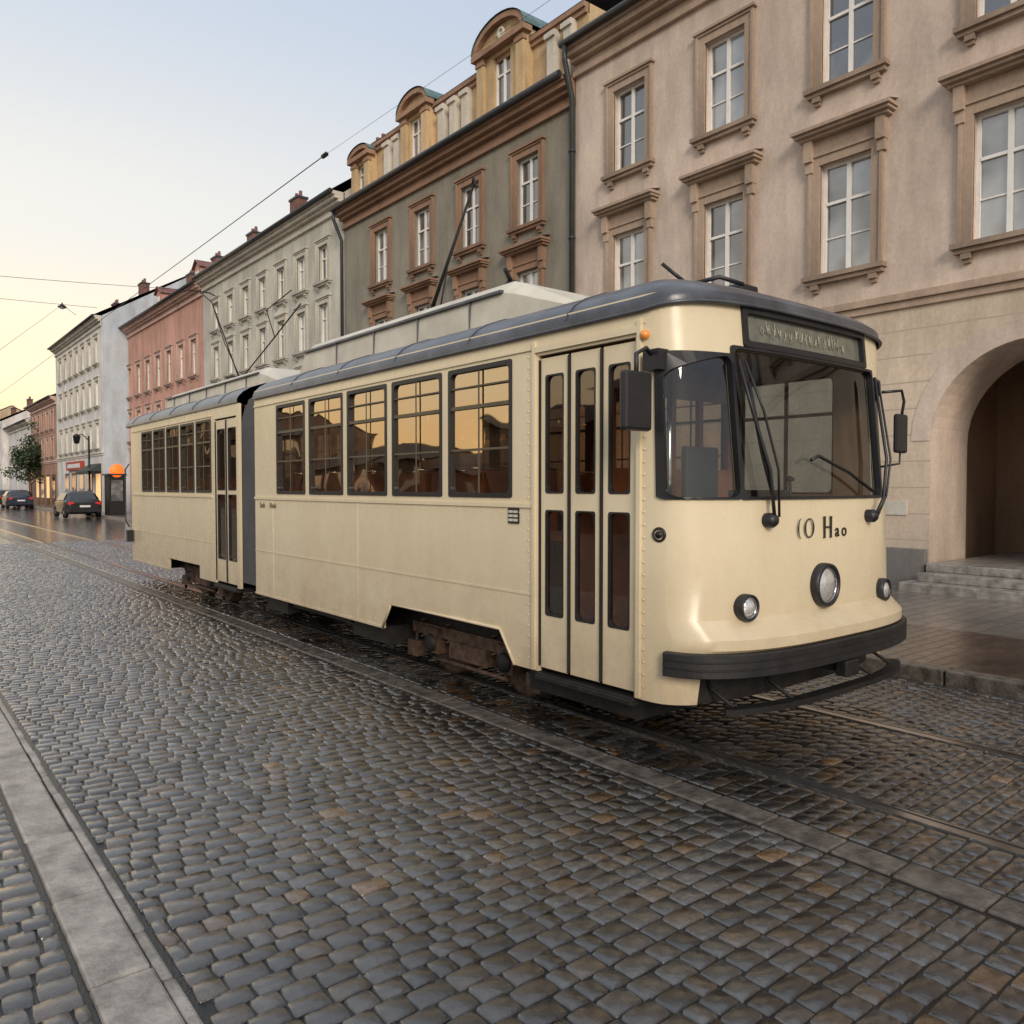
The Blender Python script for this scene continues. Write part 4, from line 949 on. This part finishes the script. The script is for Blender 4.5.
for y in (5.6,7.3,8.8,12,13.6): b.tube([(XC-.25,y,.85),(XC-.25,y,2.72)],.016,'chrome',8)
b.tube([(XC-.25,4.5,2.5),(XC-.25,9.2,2.5)],.014,'chrome',6); b.tube([(xs+.55,3.5,.86),(xs+.55,3.5,2.7)],.018,'chrome',8); b.obj('grab_pole',tram)
# ---------------------------------------------------------------- overhead wires
def wire(p0,p1,sag,label,r=.012,grp='overhead wires'):
    p0=Vector(p0);p1=Vector(p1); b=MB(); pts=[p0.lerp(p1,i/20)-Vector((0,0,sag*4*(i/20)*(1-i/20))) for i in range(21)]
    b.tube(pts,r,'black',5); o=b.obj('overhead_wire'); tag(o,label,'wire',grp)
wire((4.85,-15,6.1),(4.85,10.1,6.15),.12,'thin black tram contact wire above the track',.002)
wire((4.85,10.1,6.15),(4.85,110,6.2),.1,'thin black tram contact wire above the track',.007)
b=MB(); b.lathe((4.85,9.97,6.15),(0,1,0),[(.0,0),(.03,.03),(.03,.15),(0,.18)],'black',10); o=b.obj('wire_insulator'); tag(o,'small black insulator on the contact wire','insulator')
wire((13,44.5,12.2),(-32,46,12.0),.9,'thin span wire crossing the street',.012)
wire((11.5,56.5,13.1),(-32,60,14.0),.5,'thin span wire crossing the street',.013)
wire((10.3,61,13.9),(-1.0,18,1.5),.0,'slanting span wire crossing the street',.009)
wire((11.5,63,13.7),(10.3,61,13.9),.0,'short wire holding a hanging street lamp',.015)
hl=thing('hanging_street_lamp',(10.3,61,13.9),'small dark street lamp hanging from a span wire','street lamp')
b=MB(); b.lathe((10.3,61,13.95),(0,0,-1),[(.03,-.1),(.06,0),(.26,.16),(.28,.22),(.0,.22)],'iron',14); b.obj('lamp_shade',hl)
b=MB(); b.lathe((10.3,61,13.73),(0,0,-1),[(.18,0),(.16,.08),(0,.13)],'lens',14); b.obj('lamp_glass',hl)
sl_=thing('street_lamp',(11.1,57.5,.12),'dark cast iron street lamp with lantern on the pavement','street lamp')
b=MB(); b.tube([(11.1,57.5,.12),(11.1,57.5,.9),(11.1,57.5,5.0)],[.12,.07,.05],'iron'); b.tube([(11.1,57.5,4.7),(10.7,57.5,5.1),(10.4,57.5,5.0)],.03,'iron'); b.obj('post',sl_)
b=MB(); b.lathe((10.4,57.5,5.0),(0,0,-1),[(.05,-.1),(.25,.05),(.22,.1),(.15,.5),(0,.55)],'iron',8); b.obj('lantern',sl_)
# ---------------------------------------------------------------- cars
M['carpaint']=simple('black_car_paint',(.012,.013,.016),.35,0,var=.1,coat=.3); M['carblue']=simple('dark_blue_car_paint',(.015,.02,.04),.35,0,var=.1,coat=.3); M['tyre']=simple('tyre_rubber',(.015,.015,.015),.8); M['tail']=emis('tail_lamp_red',(.5,.01,.01),.5)
M['carglass']=simple('car_window',(.015,.017,.02),.1,0,var=.1)
def car(x,y,paint,label):
    e=thing('parked_car',(x,y,0),label,'car','cars parked along the kerb')
    S_=[(-2.1,.70,.35,.80,.82,.60),(-2.0,.82,.25,.92,.96,.68),(-1.6,.88,.22,.97,1.05,.68),(-1.15,.89,.22,.98,1.38,.62),(-.4,.90,.22,.96,1.47,.62),(.4,.90,.22,.95,1.44,.61),(1.0,.89,.22,.93,1.0,.70),(1.7,.86,.24,.85,.87,.66),(2.1,.74,.30,.68,.70,.60)]
    b=MB(); P=[]
    for (yy,hw,zb,zw,zr_,rw_) in S_:
        P.append([(x+sx*a,y+yy,z) for sx,a,z in ((-1,hw*.92,zb),(-1,hw,zb+.15),(-1,hw,zw-.1),(-1,hw*.96,zw),(-1,rw_,zr_-.03),(-1,rw_*.7,zr_),(1,rw_*.7,zr_),(1,rw_,zr_-.03),(1,hw*.96,zw),(1,hw,zw-.1),(1,hw,zb+.15),(1,hw*.92,zb))])
    b.grid(P,paint,closev=True); b.face(P[0],paint); b.face(list(reversed(P[-1])),paint); b.obj('body',e)
    b=MB()
    for sx in (-1,1): b.face([(x+sx*.895,y-1.3,1.0),(x+sx*.90,y+.85,.98),(x+sx*.675,y+.42,1.39),(x+sx*.69,y-1.05,1.36)],'carglass')
    b.face([(x-.64,y-1.72,1.03),(x+.64,y-1.72,1.03),(x+.58,y-1.2,1.38),(x-.58,y-1.2,1.38)],'carglass'); b.obj('window_glass',e)
    for sx in (-1,1):
        for yy in (-1.3,1.35):
            b=MB(); b.lathe((x+sx*.80,y+yy,.32),(sx,0,0),[(.2,-.1),(.30,-.1),(.32,-.06),(.32,.08),(.30,.11),(.2,.11)],'tyre',20); wv=b.obj('wheel',e)
            b=MB(); b.lathe((x+sx*.80,y+yy,.32),(sx,0,0),[(.21,.09),(.18,.07),(.05,.10),(0,.10)],'chrome',16); rr=b.obj('rim'); rr.parent=wv
        b=MB(); b.box(x+sx*.66-.13,x+sx*.66+.13,y-2.10,y-2.0,.74,.88,'tail'); b.obj('tail_light',e,bevel=.02)
    b=MB(); b.box(x-.82,x+.82,y-2.16,y-2.0,.34,.52,paint); b.box(x-.26,x+.26,y-2.175,y-2.161,.60,.71,'signwhite'); b.obj('rear_bumper',e,bevel=.03)
car(9.1,50.5,'carpaint','black hatchback parked at the kerb'); car(9.1,74,'carblue','dark blue car parked further down the street'); car(9.1,81,'carpaint','black car parked behind another car')
# ---------------------------------------------------------------- tree
TX,TY=10.7,79
tr=thing('tree',(TX,TY,.12),'round dark green street tree on the pavement','tree')
b=MB(); b.tube([(TX,TY,.1),(TX+.02,TY,1.5),(TX-.05,TY+.1,3.0),(TX,TY,4.6)],[.17,.13,.09,.03],'wood',8)
for i in range(8):
    a=i*.9; b.tube([(TX,TY,1.8+.26*i),(TX+.6*math.cos(a),TY+.6*math.sin(a),2.6+.3*i),(TX+1.0*math.cos(a),TY+1.0*math.sin(a),2.9+.33*i)],[.06,.04,.015],'wood',5)
b.obj('trunk',tr)
mlf,nt,bb=new_mat('tree_leaves'); nt.links.new(ramp(nt,noise(nt,1.5),.35,(.02,.04,.016),.65,(.06,.085,.03)),bb.inputs['Base Color']); M['leaf']=mlf
b=MB(); random.seed(4)
cl=[(random.gauss(0,.72),random.gauss(0,.72),4.0+random.gauss(0,.85)) for _ in range(55)]
for cx,cy,cz in cl:
    for _ in range(60):
        p=Vector((TX+cx+random.gauss(0,.26),TY+cy+random.gauss(0,.26),cz+random.gauss(0,.24))); u=Vector((random.gauss(0,1),random.gauss(0,1),random.gauss(0,1))).normalized()*.11; v=u.orthogonal().normalized()*.085
        b.face([p-u,p+v,p+u,p-v],'leaf')
b.obj('crown',tr)
for o in bpy.data.objects:
    if 'wloc' in o: del o['wloc']
bpy.context.view_layer.update()
